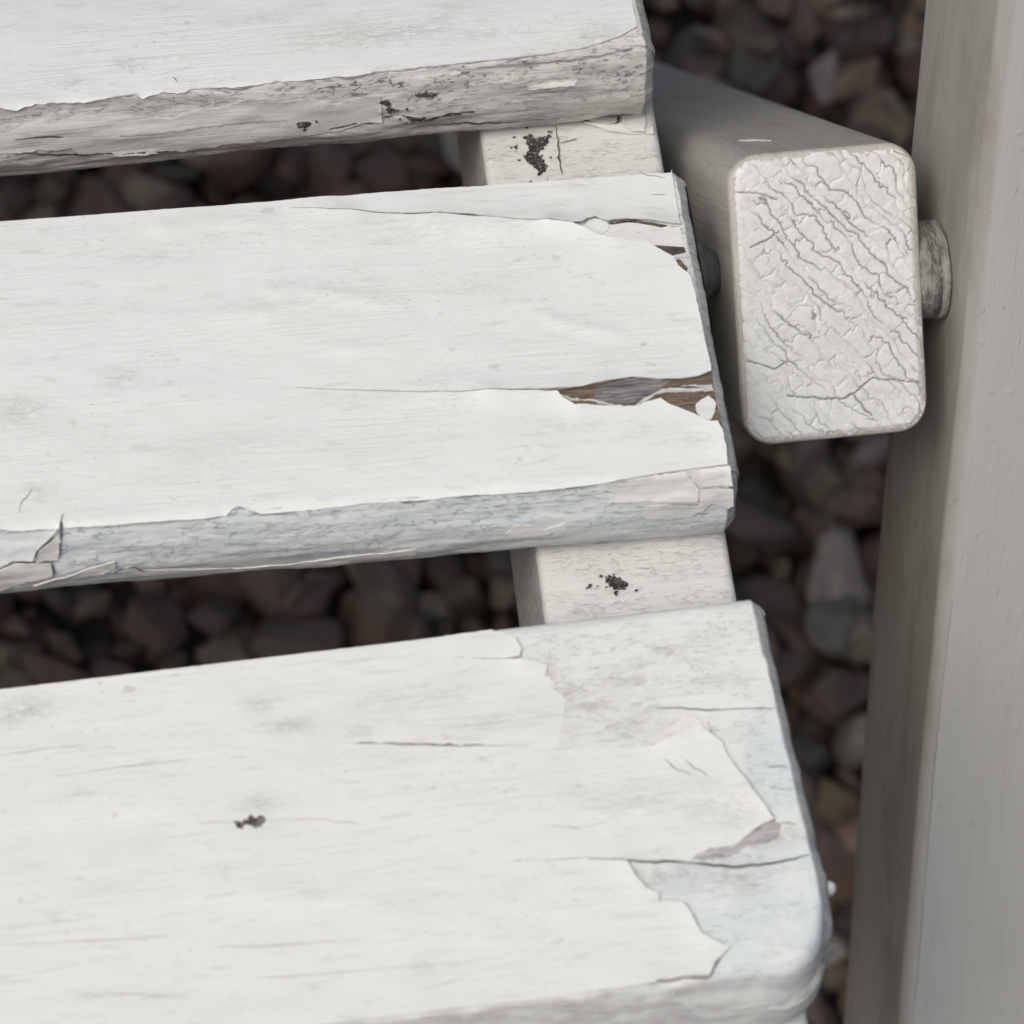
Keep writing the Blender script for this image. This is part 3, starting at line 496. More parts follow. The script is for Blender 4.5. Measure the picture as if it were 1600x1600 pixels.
def slat(k, fine=True, base=None):
    ox, oy, ang, D, sl = base or SLATS[k]
    kk = k if k in (1, 2, 3) else 1
    xs = np.concatenate([np.linspace(-LEN, -140, 14), np.arange(-132, -9, .45 if fine else 12), np.linspace(-8.8, -.9, 30 if fine else 3)])
    endr = 2.0; th = np.linspace(0, math.pi/2, 7)
    xe = np.array([-.72, -.66, -.3, .1, .5, .85, 1.1, 1.15]); ins = np.concatenate([np.zeros(len(xs)), [0, .06, .42, .78, 1.15, 1.6, 2.3, 2.8]]); xs = np.concatenate([xs, xe])
    rows = []                                            # (mode, value): profile, back foot -> back edge -> top -> nosing -> underside
    prof = [(-1.2, -18, 0), (0, -16.8, 0), (0, -9, 0), (0, -1.6, 0), (-.35, -.55, 0), (-1.2, -.08, 0)]
    tops = np.concatenate([np.linspace(.965, .06, 30 if fine else 3), [.04, .028, .018, .01, .004]])
    nv = np.linspace(0, SN[-1], 46 if fine else 9)
    cols_ = []; zones = []; vvs = []
    X = xs
    Dx = D+sl*X
    for (py, pz, _) in prof: cols_.append((Dx+py, np.full(len(X), pz))); zones.append(0); vvs.append(D+py)
    for t in tops: cols_.append((Dx*t, warp(kk, X, Dx*t))); zones.append(max(0, 1-t*D/1.6)*.7); vvs.append(t*D)
    for s in nv:
        y = np.interp(s, SN, NOSE[:, 0]); z = np.interp(s, SN, NOSE[:, 1]); dy = np.interp(s, SN, NN[:, 0]); dz = np.interp(s, SN, NN[:, 1])
        wv = nosewear(kk, X, np.full(len(X), -s))*float(sstep(0, 1.5, s)) if fine else 0*X
        cols_.append((y+dy*wv, z+dz*wv+warp(kk, X, X*0)*max(0, 1-s/3))); zones.append(1); vvs.append(-s)
    cols_.append((Dx*.4, np.full(len(X), -18.))); zones.append(0); vvs.append(-25)
    Y = np.stack([c[0] for c in cols_], 1); Z = np.stack([c[1] for c in cols_], 1); nr = Y.shape[1]
    # round the end: pull the profile in along its own normals
    cy, cz = Y.mean(), -9
    Yn = np.gradient(Y, axis=1); Zn = np.gradient(Z, axis=1); L = np.maximum(np.hypot(Yn, Zn), 1e-6)
    ny, nz = -Zn/L, Yn/L
    sgn = np.sign((ny*(Y-30)*.05+nz*(Z-cz))); sgn[sgn == 0] = 1
    jag = 1+.35*(fbm(Y*.5, Z*.5, k*3, 2)-.5)*2
    Y = Y-ny*sgn*ins[:, None]*jag; Z = Z-nz*sgn*ins[:, None]*jag
    XX = np.repeat(X[:, None], nr, 1)+np.where(X[:, None] > -2, (fbm(Y*.8, Z*.8, k, 3)-.5)*.5, 0)
    XX = XX+sstep(-3, -.5, XX)*(.35 if k != 3 else .5+1.1*np.clip(1-Y/60, 0, 1))
    if k == 3:                                            # the foremost corner is rounded over as well, not only in plan
        ex = np.maximum(XX+6.2, 0); ey = np.maximum(9.0-np.maximum(Y, -1.5), 0); d_ = np.hypot(ex, ey)-6.4
        Z = np.where((Z > -6), Z-np.clip(d_, 0, 5)**2/7.5*sstep(-10, -5, XX)*sstep(12, 6, Y), Z)
    Y = round_corner(k, XX, Y)
    nx = len(X); V = np.stack([XX, Y, Z], -1).reshape(-1, 3)
    F = []
    for i in range(nx-1):
        a = i*nr; b = a+nr
        for j in range(nr): j2 = (j+1) % nr; F.append([a+j, a+j2, b+j2, b+j])
    F.append(list(range(nr))[::-1]); F.append([(nx-1)*nr+j for j in range(nr)])
    zone = np.tile(np.array(zones), nx)
    zone = np.maximum(zone, np.repeat(sstep(-.8, .2, X)*.8, nr)); endz = np.repeat(sstep(-.75, -.35, X), nr)
    vv = np.tile(np.array(vvs), nx)
    g = np.stack([V[:, 0]+k*211, np.where(vv < 0, vv, V[:, 1]), V[:, 0]*0], -1)
    gx, gv = V[:, 0], g[:, 1]; big = sstep(.40, .62, fbm(gx*.045+k*7, gv*.16, k+50, 4))
    if k == 2: spk = zone*(sstep(-34, -56, gx)*(.15+.85*sstep(-12, -5, gv))*(.25+.75*big)+.10)
    elif k == 1: spk = zone*np.clip(sstep(-4.5, -1, gv)*sstep(-62, -35, gx)*1.1+.85*big*sstep(-90, -60, gx)*sstep(-10, -4, gv)+.08, 0, 1)
    else: spk = zone*.2
    sts = [(*c_, *p_) for c_, p_ in zip(O['so3'], ((4.2, 2.2, .8), (3.5, 1.6, .7), (2.6, 1.8, .8), (2.3, 1.2, .8), (5, 1.8, .65), (5, 1.2, .35), (7, 1.4, .6), (4.5, 1.8, .9), (5, 2.4, .75), (9, 1.8, .7), (3, 1.5, .5), (4, 1, .3), (5, 1.3, .35), (2, 3, .15)))] if k == 3 else []
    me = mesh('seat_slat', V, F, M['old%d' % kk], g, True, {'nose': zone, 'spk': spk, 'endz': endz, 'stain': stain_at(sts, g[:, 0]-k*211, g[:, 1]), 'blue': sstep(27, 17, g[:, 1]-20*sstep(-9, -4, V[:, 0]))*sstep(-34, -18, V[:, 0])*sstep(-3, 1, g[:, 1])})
    return obj('seat_slat', me, chair, Vector((ox, oy, 0))-ROOT, math.radians(ang))

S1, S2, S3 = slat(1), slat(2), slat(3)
S1['label'] = 'rear seat slat in view with blackened weathered front edge'
S2['label'] = 'middle seat slat with split top coat and bare brown wood at its end'
S3['label'] = 'foremost seat slat with rounded corner and torn top coat'
for i in range(3): slat(11+i, False, (0, 84.87+85*(i+1), .3, 60., 0.))
m1, m2, m3 = smap_for(1), smap_for(2), smap_for(3)

# middle slat: one torn film of top coat, slit along the grain in two places
D2 = 59.5
back2 = lambda x: D2-.004*x-.9
p = [(-1.0, back2(0)), (-20, back2(-20)), (-60, back2(-60)), (-134, back2(-134)), (-458, back2(-458)), (-458, .2), (-134, .2)]
p += O['s2_crease'][::-1]
p += O['s2_C_up'][::-1]
p += O['s2_main_low'][::-1]
p += O['s2_main_up'][::-1]
p += O['s2_A_low'][::-1]
p += O['s2_right_top'][::-1]
sheet('paint_layer', p, m2, M['top'], S2, .34, [(O['s2_main_up'][:12], .50, 3.0), (O['s2_main_up'][12:], .35, 3.0), (O['s2_main_low'][:14], .60, 2.2), (O['s2_C_up'][6:], .50, 2.0), (O['s2_rid0'], .42, .9), (O['s2_rid1'], .42, .8), (O['s2_rid2'], .28, .9), (O['s2_rid3'], .26, .8), (O['s2_rid4'], .40, 1.3), (O['s2_main_up'][:6], .35, 6.), (O['s2_A_low'][:8], .75, 1.7), (O['s2_A_low'][9:12], .5, 1.5), (O['s2_crease'][18:24], .3, 1.)], 1.25, .08, fr=1.5, seed=21, wave=.08, swell=.22, stains=[(*c_, *p_) for c_, p_ in zip(O['st2'], ((14, 4, .22), (3, 2, .4), (3.5, 2, .35), (7, 1.5, .3), (16, 1, .2), (3, 1.5, .35), (5, 3, .4), (8, 1.2, .2), (9, 2, .2), (5, 1.2, .25), (7, 1, .25), (3, 1, .4), (8, 2, .2)))])
sheet('old_paint_strip', O['s2_B'], m2, M['flake'], S2, .13, [], .9, .05, seed=22)
sheet('paint_blister', O['s2_blister'], m2, M['top'], S2, .30, [([(-18.9, 46.6), (-17.8, 46.2)], .75, 1.2)], .5, .03, seed=23)
sheet('crack', O['s2_gapdark'], m2, M['mildew'], S2, .04, [], .8, .02, seed=24, wave=0)  # shade under the lifted paint lip, painted as a dark patch in the gap
sheet('crack', O['s2_gap_shade_b'], m2, M['mildew'], S2, .04, [], .8, .02, seed=25, wave=0)  # second dark patch painting the shade of the gap along the lip
sheet('bare_wood', O['s2_wood'], m2, M['wood'], S2, .05, [], 1., .05, seed=26, wave=.05)
sheet('bare_grey_wood', O['s2_greywood'], m2, M['wood2'], S2, .22, [], .5, .14, step=.15, seed=27, wave=.03, fr=1.8)
sheet('old_paint_strip', O['s2_res1'], m2, M['pale'], S2, .16, [], .4, .28, step=.15, fr=2.2, wave=.08, seed=28)
sheet('old_paint_strip', O['s2_res2'], m2, M['pale'], S2, .15, [], .4, .28, step=.15, fr=2.2, wave=.08, seed=29)
sheet('wood_splinter', O['s2_woodsplit'], m2, M['dirt'], S2, .20, [], .5, .04, step=.3, seed=30)
sheet('paint_flake', O['s2_chip'], m2, M['top'], S2, .25, [(O['s2_chip'][:4], .5, 1.0)], .4, .22, step=.2, seed=31, fr=2)
sheet('bare_grey_wood', O['s2_cornergrey'], m2, M['dirt'], S2, .06, [], .7, .05, seed=32)
sheet('old_paint_strip', O['s2_cornerpale'], m2, M['pale'], S2, .15, [], .5, .06, step=.15, fr=2.2, wave=.08, seed=33)
sheet('bare_wood', O['s2_cornerwood'], m2, M['wood'], S2, .09, [], .6, .08, step=.3, seed=34)
for i, q in enumerate(('s2_nose_r1', 's2_nose_r2', 's2_nose_r3', 's2_nose_r4', 's2_nose_r5', 's2_nose_l1', 's2_nose_l2', 's2_nose_l3', 's2_nose_l4', 's2_nose_l5')):
    sheet('paint_flake', O[q], m2, M['flake'] if i not in (7,) else M['fresh'], S2, .30 if i not in (4, 9) else .16, [(O[q][:4], .35, .9)] if i not in (4, 9) else [], .6, .12, step=.3, wave=.1, seed=40+i, lo=-.35)
for i in range(1, 7): strip('hairline_crack', O['s2_hair%d' % i], .16, m2, M['hair'], S2, .43, i)
for i in range(1, 6): strip('hairline_crack', O['s2_nosecrack%d' % i], .30, m2, M['dirt'], S2, .42, i)

# foremost slat
D3 = 61.6
back3 = lambda x: D3+.011*x-.9
mid = O['s3_mid']
p = [(-120, back3(-120)), (-134, back3(-134)), (-458, back3(-458)), (-458, .4), (-134, .4)]
p += [(-108, .35), (-84, .5), (-66, .35)] + O['s3_low'][::-1] + O['s3_slit2'][::-1] + mid[::-1] + O['s3_slit'][::-1] + O['s3_D_right'][::-1] + [(-50, back3(-50)), (-85, back3(-85))]
sheet('paint_layer', p, m3, M['top3'], S3, .28, [(mid[4:16], .65, 2.6), (O['s3_low'][:18], .35, 1.8), (O['s3_D_right'][2:5], .32, 1.4), (O['s3_D_right'][:2], -.20, 3.0), (O['s3_D_right'][8:11], .2, 1.5), (O['s3_D_right'][12:], -.20, 5.), (O['s3_slit2'][:4], .15, 1.5), (O['s3_ridge'], .35, 1.2)], 1.25, .13, fr=1.5, seed=61, wave=.08, swell=.20, stains=[(*c_, *p_) for c_, p_ in zip(O['st3'], ((4, 2, .6), (3, 1.5, .5), (2.2, 1.5, .5), (4, 1.2, .55), (3, 1.2, .4), (5, 2, .3), (3.2, 1.2, .55), (2, .8, .4), (3, 1, .3), (2, 1.2, .4), (5, .8, .4), (4, .5, .4), (6, 2, .2), (7, 3, .3), (5, 3, .35), (3, 3, .4), (5, 1.5, .35), (5, 2, .3)))])
sheet('paint_flake', O['s3_flake1'], m3, M['flake'], S3, .16, [(O['s3_flake1'][2:7], .3, 1.2)], .6, .05, seed=62)
sheet('paint_flake', O['s3_flake2'], m3, M['fresh'], S3, .12, [(O['s3_flake2'][4:7], .3, 1.)], .5, .05, seed=63)
sheet('bare_grey_wood', O['s3_grey'], m3, M['wood3'], S3, .03, [], .5, .45, step=.15, seed=64, wave=.01, fr=1.6)  # stained grey patch, with the shadow below the torn edge painted in
for i, wd in zip(range(1, 7), (.22, .34, .2, .2, .2, .16)): strip('hairline_crack', O['s3_crack%d' % i], wd, m3, M['dirt'] if i < 3 else M['hair'], S3, .05 if i != 2 else .06, 10+i)
for i in range(9): strip('hairline_crack', O['s3_line%d' % i], .16, m3, M['faint'], S3, .46, 80+i)
for i in (1, 2): strip('hairline_crack', O['s3_rip%d' % i], .14, m3, M['hair'], S3, .75, 20+i)
sheet('knot', O['s3_knot'], m3, M['wood2'], S3, .33, [], .3, .45, step=.12, seed=66, wave=.12, fr=2.5)
sheet('knot', O['s3_knot2'], m3, M['mildew'], S3, .42, [], .4, .15, step=.2, seed=67)
sheet('knot', [(x*.45-79.5*.55, y*.45+33.2*.55) for x, y in O['s3_knot']], m3, M['dirt'], S3, .40, [], .3, .4, step=.1, seed=68, fr=3)

for ln, w_ in ((mid, .55), (O['s3_low'][:19], .5), (O['s3_D_right'][:12], .35)): grime_shade(ln, m3, S3, w_, .05, 7)
grime_shade(O['s3_slit'][:3], m3, S3, .3, .3, 8)
for ln, w_ in ((O['s2_crease'], .45), (O['s2_main_up'][14:], .35), (O['s2_A_low'][:8], .3)): grime_shade(ln, m2, S2, w_, .06, 9)

# rear slat in view
e1 = sorted(O['s1_edge'], key=lambda t: -t[0])
p = [(-1.0, 59), (-134, 59), (-458, 59), (-458, 0), (-134, 0)] + e1[::-1]
sheet('paint_layer', p, m1, M['top1'], S1, .28, [(e1, .10, 1.2)], 1.25, .16, seed=81, wave=.09, step=.4, swell=.2, stains=[(*c_, *p_) for c_, p_ in zip(O['st1'], ((3, 1.5, .5), (12, 3, .4), (8, 2, .45), (6, 1.5, .45), (3, 1, .45), (5, 3, .45), (4, 1, .4), (9, 1, .3)))])
grime_shade(e1, m1, S1, .55, .1, 5)
lowl = sorted(O['s1_noselow'], key=lambda t: t[0])
up = [(x, -3.6-.9*math.sin(x*.21)-.5*math.sin(x*.67)) for x in np.arange(-46, -134, -2.5)]
sheet('paint_layer', [(-134, -9)]+lowl+up, m1, M['flakegrey'], S1, .22, [(lowl, .22, .8)], .9, .15, step=.35, wave=.1, seed=82, lo=-.2)
for i in range(9): strip('hairline_crack', O['s1_ck%d' % i], (.5, .5, .35, .35, .4, .22, .35, .22, .2)[i], m1, M['hair'] if i in (5, 7, 8) else M['dirt'] if i not in (0, 1) else M['mildew'], S1, .34 if i != 4 else .40, 60+i)
for q in 'ABCDG': mildew(O['s1_spot'+q], m1, S1, .34 if q in 'AGHIJKL' else .2, 90+ord(q)*20, 4)
for i in (1, 3): sheet('paint_flake', O['s1_flake%d' % i], m1, M['flake'], S1, .24, [(O['s1_flake%d' % i][:2], .15, .8)], .5, .25, step=.2, seed=110+i, lo=-.2, fr=2)
strip('hairline_crack', O['s1_hair'], .18, m1, M['hair'], S1, .42, 3)
# ---- seat rail under the slats
def box_sweep(w, hgt, r, path, nseg=6, end=1.2):
    """rounded-rectangle section (w along X, hgt along the second axis) carried along a path of (y, z); returns verts, faces, gc"""
    pts = []
    for cx, cy, a0 in ((w/2-r, hgt/2-r, 0), (-w/2+r, hgt/2-r, 90), (-w/2+r, -hgt/2+r, 180), (w/2-r, -hgt/2+r, 270)):
        for i in range(nseg+1):
            t = math.radians(a0+90*i/nseg); pts.append((cx+r*math.cos(t), cy+r*math.sin(t)))
    def dens(A, B, n): return [(A[0]+(B[0]-A[0])*i/n, A[1]+(B[1]-A[1])*i/n) for i in range(n)]
    P2 = []
    for i in range(len(pts)):
        A, B = pts[i], pts[(i+1) % len(pts)]
        P2 += dens(A, B, 1 if math.hypot(B[0]-A[0], B[1]-A[1]) < r else 8)
    S = np.array(P2); Pp = np.array(path, float)
    T = np.gradient(Pp, axis=0); T /= np.hypot(T[:, 0], T[:, 1])[:, None]
    Nn = np.stack([-T[:, 1], T[:, 0]], -1)                # second axis of the section
    s = np.concatenate([[0], np.cumsum(np.hypot(*np.diff(Pp, axis=0).T))])
    V = []; G = []; m = len(S)
    for i in range(len(Pp)):
        d = min(s[i], s[-1]-s[i]); ins = end-math.sqrt(max(end*end-(end-d)**2, 0)) if d < end else 0
        f = np.array([1-2*ins/w, 1-2*ins/hgt])
        for q in S:
            u, v = q*f; V.append((u, Pp[i, 0]+Nn[i, 0]*v, Pp[i, 1]+Nn[i, 1]*v)); G.append((s[i], u, v))
    F = []
    for i in range(len(Pp)-1):
        for j in range(m): j2 = (j+1) % m; F.append([i*m+j, i*m+j2, (i+1)*m+j2, (i+1)*m+j])
    F.append(list(range(m))[::-1]); F.append([(len(Pp)-1)*m+j for j in range(m)])
    return np.array(V), F, np.array(G)
def lerp_path(A, B, L0=0.3):
    L = math.hypot(B[0]-A[0], B[1]-A[1]); ss = [0, .15, .4, .8, 1.3]+list(np.arange(4, L-4, 3.))+[L-1.3, L-.8, L-.4, L-.15, L]
    return [(A[0]+(B[0]-A[0])*t/L, A[1]+(B[1]-A[1])*t/L) for t in ss]

V, F, G = box_sweep(31.0, 45, 1.6, lerp_path((-108, -40.6), (360, -40.6)))
d = (fbm(G[:, 0]*.3, G[:, 1]*.35, 3, 4)-.5)*.35; V[:, 2] += np.where(V[:, 2] > -20, d-.12, 0)
G = G[:, [1, 0, 2]]                                    # the paint was brushed across the rail
ra = math.radians(-1.3)
rail = obj('seat_rail', mesh('seat_rail', V, F, M['rail'], G, True, {'nose': np.where(V[:, 2] > -19.5, .22, .25), 'stain': np.where(V[:, 2] > -19.7, .0, .85), 'spk': np.where(V[:, 2] > -19.5, .25, .3)}), chair, Vector((-14.6, 0, 0))-ROOT, ra)  # side faces darkened through the stain mask to paint in their shade
def mrail(x, y, h):
    """surface of the rail's upper face; x, y measured in the traced rail frame"""
    x = np.asarray(x, float); y = np.asarray(y, float)
    wx = .3+x*math.cos(ra)-y*math.sin(ra); wy = -12.5+x*math.sin(ra)+y*math.cos(ra)
    dx, dy = wx+14.6, wy
    lx = dx*math.cos(ra)+dy*math.sin(ra); ly = -dx*math.sin(ra)+dy*math.cos(ra)
    return np.stack([lx, ly, -18.1+np.asarray(h)+.06], -1)
for i in range(1, 6): mildew(O['r_spot%d' % i], mrail, rail, .06, 300+40*i, {1: 22, 3: 9}.get(i, 2))
sheet('mildew_spot', O['r_dark'], mrail, M['mildew'], rail, .05, [], .5, .1, seed=306, lo=-.3)
mildew(O['r_front1'], mrail, rail, .06, 507, 8)
mildew(O['r_front2'], mrail, rail, .06, 548, 8, 'dirt')
for i in range(1, 4): sheet('paint_flake', O['r_flake%d' % i], mrail, M['flake'], rail, .30, [(O['r_flake%d' % i][:3], .3, .8)], .5, .12, step=.3, seed=310+i, lo=-.3)
strip('hairline_crack', O['r_crack1'], .30, mrail, M['dirt'], rail, .16, 41)
strip('hairline_crack', O['r_crack2'], .2, mrail, M['hair'], rail, .16, 42)

# ---- rear leg: its upper end stands beside the seat, end grain crackled
TB = math.radians(47); bd = np.array([math.cos(TB), -math.sin(TB)])       # runs back and down
BC = (24.0, 37.5, -10.0); BW, BH, BR = 31.6, 48.6, 5.2
def make_leg():
    end = (BC[1], BC[2]); foot = (BC[1]+bd[0]*552, BC[2]+bd[1]*552)
    V, F, G = box_sweep(BW, BH, BR, lerp_path(end, foot), 8, 1.1)
    dn = (fbm(G[:, 0]*.05, (G[:, 1]+G[:, 2])*.1, 8, 3)-.5)*.4
    V[:, 0] += dn; return mesh('rear_leg', V, F, M['beam'], G, True)
leg_me = make_leg()
leg = obj('rear_leg', leg_me, chair, Vector((BC[0], 0, 0))-ROOT, label='rear leg whose upper end shows crackled white paint')
bu = np.array([math.sin(TB), math.cos(TB)])                               # up the end face
def make_endgrain():
    W, H, r = BW-1.0, BH-1.0, BR-.4; nu, nw = 190, 290
    wv = np.linspace(-H/2, H/2, nw); s = np.linspace(-1, 1, nu)
    aw = np.abs(wv); hw = np.where(aw > H/2-r, W/2-r+np.sqrt(np.maximum(r*r-(aw-(H/2-r))**2, 0)), W/2)
    Uu = s[None, :]*hw[:, None]; Ww = np.repeat(wv[:, None], nu, 1)
    # crackle: warped long cells running down to the right
    an = math.radians(-50); wx = (fbm(Uu*.22, Ww*.22, 3, 3)-.5)*2.6; wy = (fbm(Uu*.22, Ww*.22, 9, 3)-.5)*2.6
    wx = wx+(fbm(Uu*.8, Ww*.8, 13, 5)-.5)*1.25; wy = wy+(fbm(Uu*.8, Ww*.8, 19, 5)-.5)*1.25
    x, y = Uu+wx, Ww+wy
    a = x*math.cos(an)+y*math.sin(an); b = -x*math.sin(an)+y*math.cos(an)
    b = b+(fbm(a*.13+40, b*.3, 23, 4)-.5)*4.6
    RW = 1.9; B = b/RW; row = np.floor(B); gu, gw = W/(nu-1), H/(nw-1); gr = lambda q: np.clip(np.hypot(np.gradient(q, axis=1)/gu, np.gradient(q, axis=0)/gw), .45, 3.)
    fb = np.minimum(B-row, row+1-B)*RW/gr(b)          # long fissures between strips
    ln = 3.0+6.5*_h(row, row*0, 3)**1.5; A_ = a/ln+_h(row, row*0+5, 8)*7+(vn(a*.35, row*3.1, 4)-.5)*.9+(fbm(b*1.2, row*2.2, 44, 3)-.5)*.5
    ca = np.floor(A_); fa = np.minimum(A_-ca, ca+1-A_)*ln/1.15                                   # cross breaks within a strip
    I1 = (row*1000+ca)
    g1 = np.minimum(fb, fa)
    mk = lambda s_, f_: sstep(.42, .60, fbm(a*f_, row*7.3+b*.05, s_, 3))
    mb = .42+.58*sstep(.40, .58, fbm(a*.13, np.round(B)*5.7, 61, 3)); ma = .30+.55*sstep(.46, .60, fbm(a*.3, row*4.1, 67, 3))
    # fine crazing within the flakes
    fz = np.abs(fbm(Uu*.42+9, Ww*.42, 31, 4)-.5); cz = (1-sstep(.003, .016, fz))*.36*sstep(.40, .56, fbm(Uu*.11, Ww*.11, 55, 3))
    zone = sstep(-18, -11, Ww+(fbm(Uu*.12, Ww*.12, 4, 3)-.5)*12)*.28+.72     # lower part is smoother
    zone = zone*(.35+.65*sstep(-13.5, -7, Uu+(fbm(Uu*.2, Ww*.2, 6, 3)-.5)*10))
    c1 = np.maximum((1-sstep(.04, .21, fb))*mb, (1-sstep(.03, .19, fa))*ma)*zone; c2 = cz*zone
    # two long wandering splits in the smoother lower part
    def split(line, w_): return 1-sstep(w_*.4, w_, segdist(np.stack([(Uu+wx*.5).ravel(), (Ww+wy*.5).ravel()], -1), line).reshape(Uu.shape))
    cb = np.maximum(split([(-15.5, -9.5), (-10, -11.5), (-7.5, -10.2)], .2), split([(-8, -16), (-2, -17.2), (3, -17), (6.5, -14.5), (11, -15.3), (15.5, -16)], .24))
    cb = np.maximum(cb, split([(3, -17), (4.5, -19.5), (6, -21)], .24)); cb = np.maximum(cb, split([(-15.5, 18.5), (-11, 18), (-8, 16.6)], .2)); cb = np.maximum(cb, split([(-13, 9), (-8, 11)], .2))
    ck = np.clip(np.maximum(np.maximum(c1, c2), cb), 0, 1)
    dome = sstep(0, .9, g1)*.06*zone
    h = .34+dome-.26*c1-.10*c2-.24*cb+(fbm(Uu*.9, Ww*.9, 2, 4)-.5)*.12*(.35+.65*zone)
    tilt = (_h(row, ca, 33)-.5)*.20*zone*sstep(.1, .5, g1); h = h+tilt
    ed = np.minimum(hw[:, None]-np.abs(Uu), H/2-np.abs(Ww)); h = h-.55*(1-sstep(0, 1.3, ed))
    # surface positions: face plane at the leg's end, pushed outward (towards the front, up)
    out = -bd
    Y = BC[1]+bu[0]*Ww+out[0]*h; Z = BC[2]+bu[1]*Ww+out[1]*h
    V = np.stack([Uu, Y, Z], -1)
    du = np.gradient(V, axis=1); dw = np.gradient(V, axis=0); Nn = np.cross(du, dw); Nn /= np.linalg.norm(Nn, axis=-1)[..., None]+1e-12
    if (Nn[nw//2, nu//2, 1]*out[0]+Nn[nw//2, nu//2, 2]*out[1]) < 0: Nn = -Nn
    lab = np.where(zone[:-1, :-1] > .77, I1[:-1, :-1], -1)
    Vf = V.reshape(-1, 3); Nf = Nn.reshape(-1, 3); G = np.stack([Uu, Ww, h*0], -1).reshape(-1, 3); Ckf = ck.ravel()
    ii, jj = np.mgrid[0:nw-1, 0:nu-1]; a = (ii*nu+jj); quads = np.stack([a, a+1, a+nu+1, a+nu], -1)
    ids, cts = np.unique(lab, return_counts=True)
    for idv, ct in zip(ids, cts):
        if ct < 60: lab[lab == idv] = -1
    for idv in np.unique(lab):
        Q = quads[lab == idv].reshape(-1, 4); u, inv = np.unique(Q, return_inverse=True); inv = inv.reshape(-1, 4)
        nm = 'paint_layer' if idv == -1 else 'paint_flake'
        me = mesh(nm, Vf[u], inv.tolist(), M['crackle'], G[u], True, {'crack': Ckf[u]}, Nf[u])
        obj(nm, me, leg)
make_endgrain()
def leg_back(x, y, h):
    """upper-rear face of the leg; y runs down the leg from its end"""
    x = np.asarray(x, float); y = np.asarray(y, float); h = np.asarray(h, float)+BH/2+.12
    return np.stack([x, BC[1]+bd[0]*y+bu[0]*h, BC[2]+bd[1]*y+bu[1]*h], -1)
sheet('paint_fleck', [(-9, 26), (-8.2, 23.5), (-6.5, 23), (-4.6, 19.8), (-4.2, 21), (-5.2, 24), (-7, 26.5)], leg_back, M['flake'], leg, .12, [], .6, .3, step=.3, seed=700)

# ---- stile: the long side member that carries the backrest and reaches the ground in front
FE = [(-116, -424), (-66, -280), (-27.4, -171.2), (-3.8, -105.9), (18.7, -38.0), (35.4, 12.2), (46.3, 51.3), (74, 150), (168, 490)]
FE = np.array(FE, float); tt = np.concatenate([[0], np.cumsum(np.hypot(*np.diff(FE, axis=0).T))])
ts = np.concatenate([[0, .6, 1.2, 2], np.arange(5, tt[-1]-3, 4.), [tt[-1]-1.2, tt[-1]]])
fy = np.interp(ts, tt, FE[:, 0]); fz = np.interp(ts, tt, FE[:, 1])
ker = np.ones(15)/15
fy[20:-20] = np.convolve(fy, ker, 'same')[20:-20]; fz[20:-20] = np.convolve(fz, ker, 'same')[20:-20]
Pp = np.stack([fy, fz], -1); T = np.gradient(Pp, axis=0); T /= np.hypot(T[:, 0], T[:, 1])[:, None]
DEP, PW = 42.0, 36.0
ctr = Pp+np.stack([T[:, 1], -T[:, 0]], -1)*DEP/2
V, F, G = box_sweep(PW, DEP, 1.7, ctr.tolist(), 6, 1.5)
V[:, 0] += (fbm(G[:, 0]*.03, G[:, 2]*.12, 12, 3)-.5)*.7
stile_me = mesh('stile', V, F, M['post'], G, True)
PX = 45.0
stile = obj('stile', stile_me, chair, Vector((PX+PW/2, 0, 0))-ROOT)

def stile_front(x, s, h):
    """front face of the stile; s = millimetres along it from the foot, x across"""
    x = np.asarray(x, float); s = np.asarray(s, float); h = np.asarray(h, float)+DEP/2+.05
    L_ = np.concatenate([[0], np.cumsum(np.hypot(*np.diff(ctr, axis=0).T))]); Nx = np.stack([-T[:, 1], T[:, 0]], -1)
    if Nx[40, 0] > 0: Nx = -Nx
    cy_ = np.interp(s, L_, ctr[:, 0]); cz_ = np.interp(s, L_, ctr[:, 1]); ny_ = np.interp(s, L_, Nx[:, 0]); nz_ = np.interp(s, L_, Nx[:, 1])
    return np.stack([x, cy_+ny_*h, cz_+nz_*h], -1)
def raised(name, x, s, rx, rs, seed):
    sheet(name, [(x+rx*math.cos(q), s+rs*math.sin(q)) for q in np.arange(0, 6.2, .55)], stile_front, M['post'], stile, .02, [([(x, s)], .42, min(rx, rs)*.8)], .5, .1, step=.3, wave=.02, seed=seed, fr=1.5)
for i, (x, s, a_, b_) in enumerate(((-12.5, 478, .7, .6), (-15, 436, .6, .9), (-9, 425, .9, .5), (-11, 395, .6, .6), (-13.5, 371, .8, .6), (-7, 352, .6, 1.4), (-12, 330, 1.2, .6), (-9.5, 300, .7, .7), (-14, 282, .6, .6), (-8, 268, 1., .7), (-11, 246, .8, .8))):
    raised('paint_bump', x, s, a_, b_, 900+i)
strip('paint_ridge', [(-PW/2+2.5+.25*math.sin(s*.05), s) for s in range(215, 380, 4)], .26, stile_front, M['faintgrey'], stile, .02, 950)

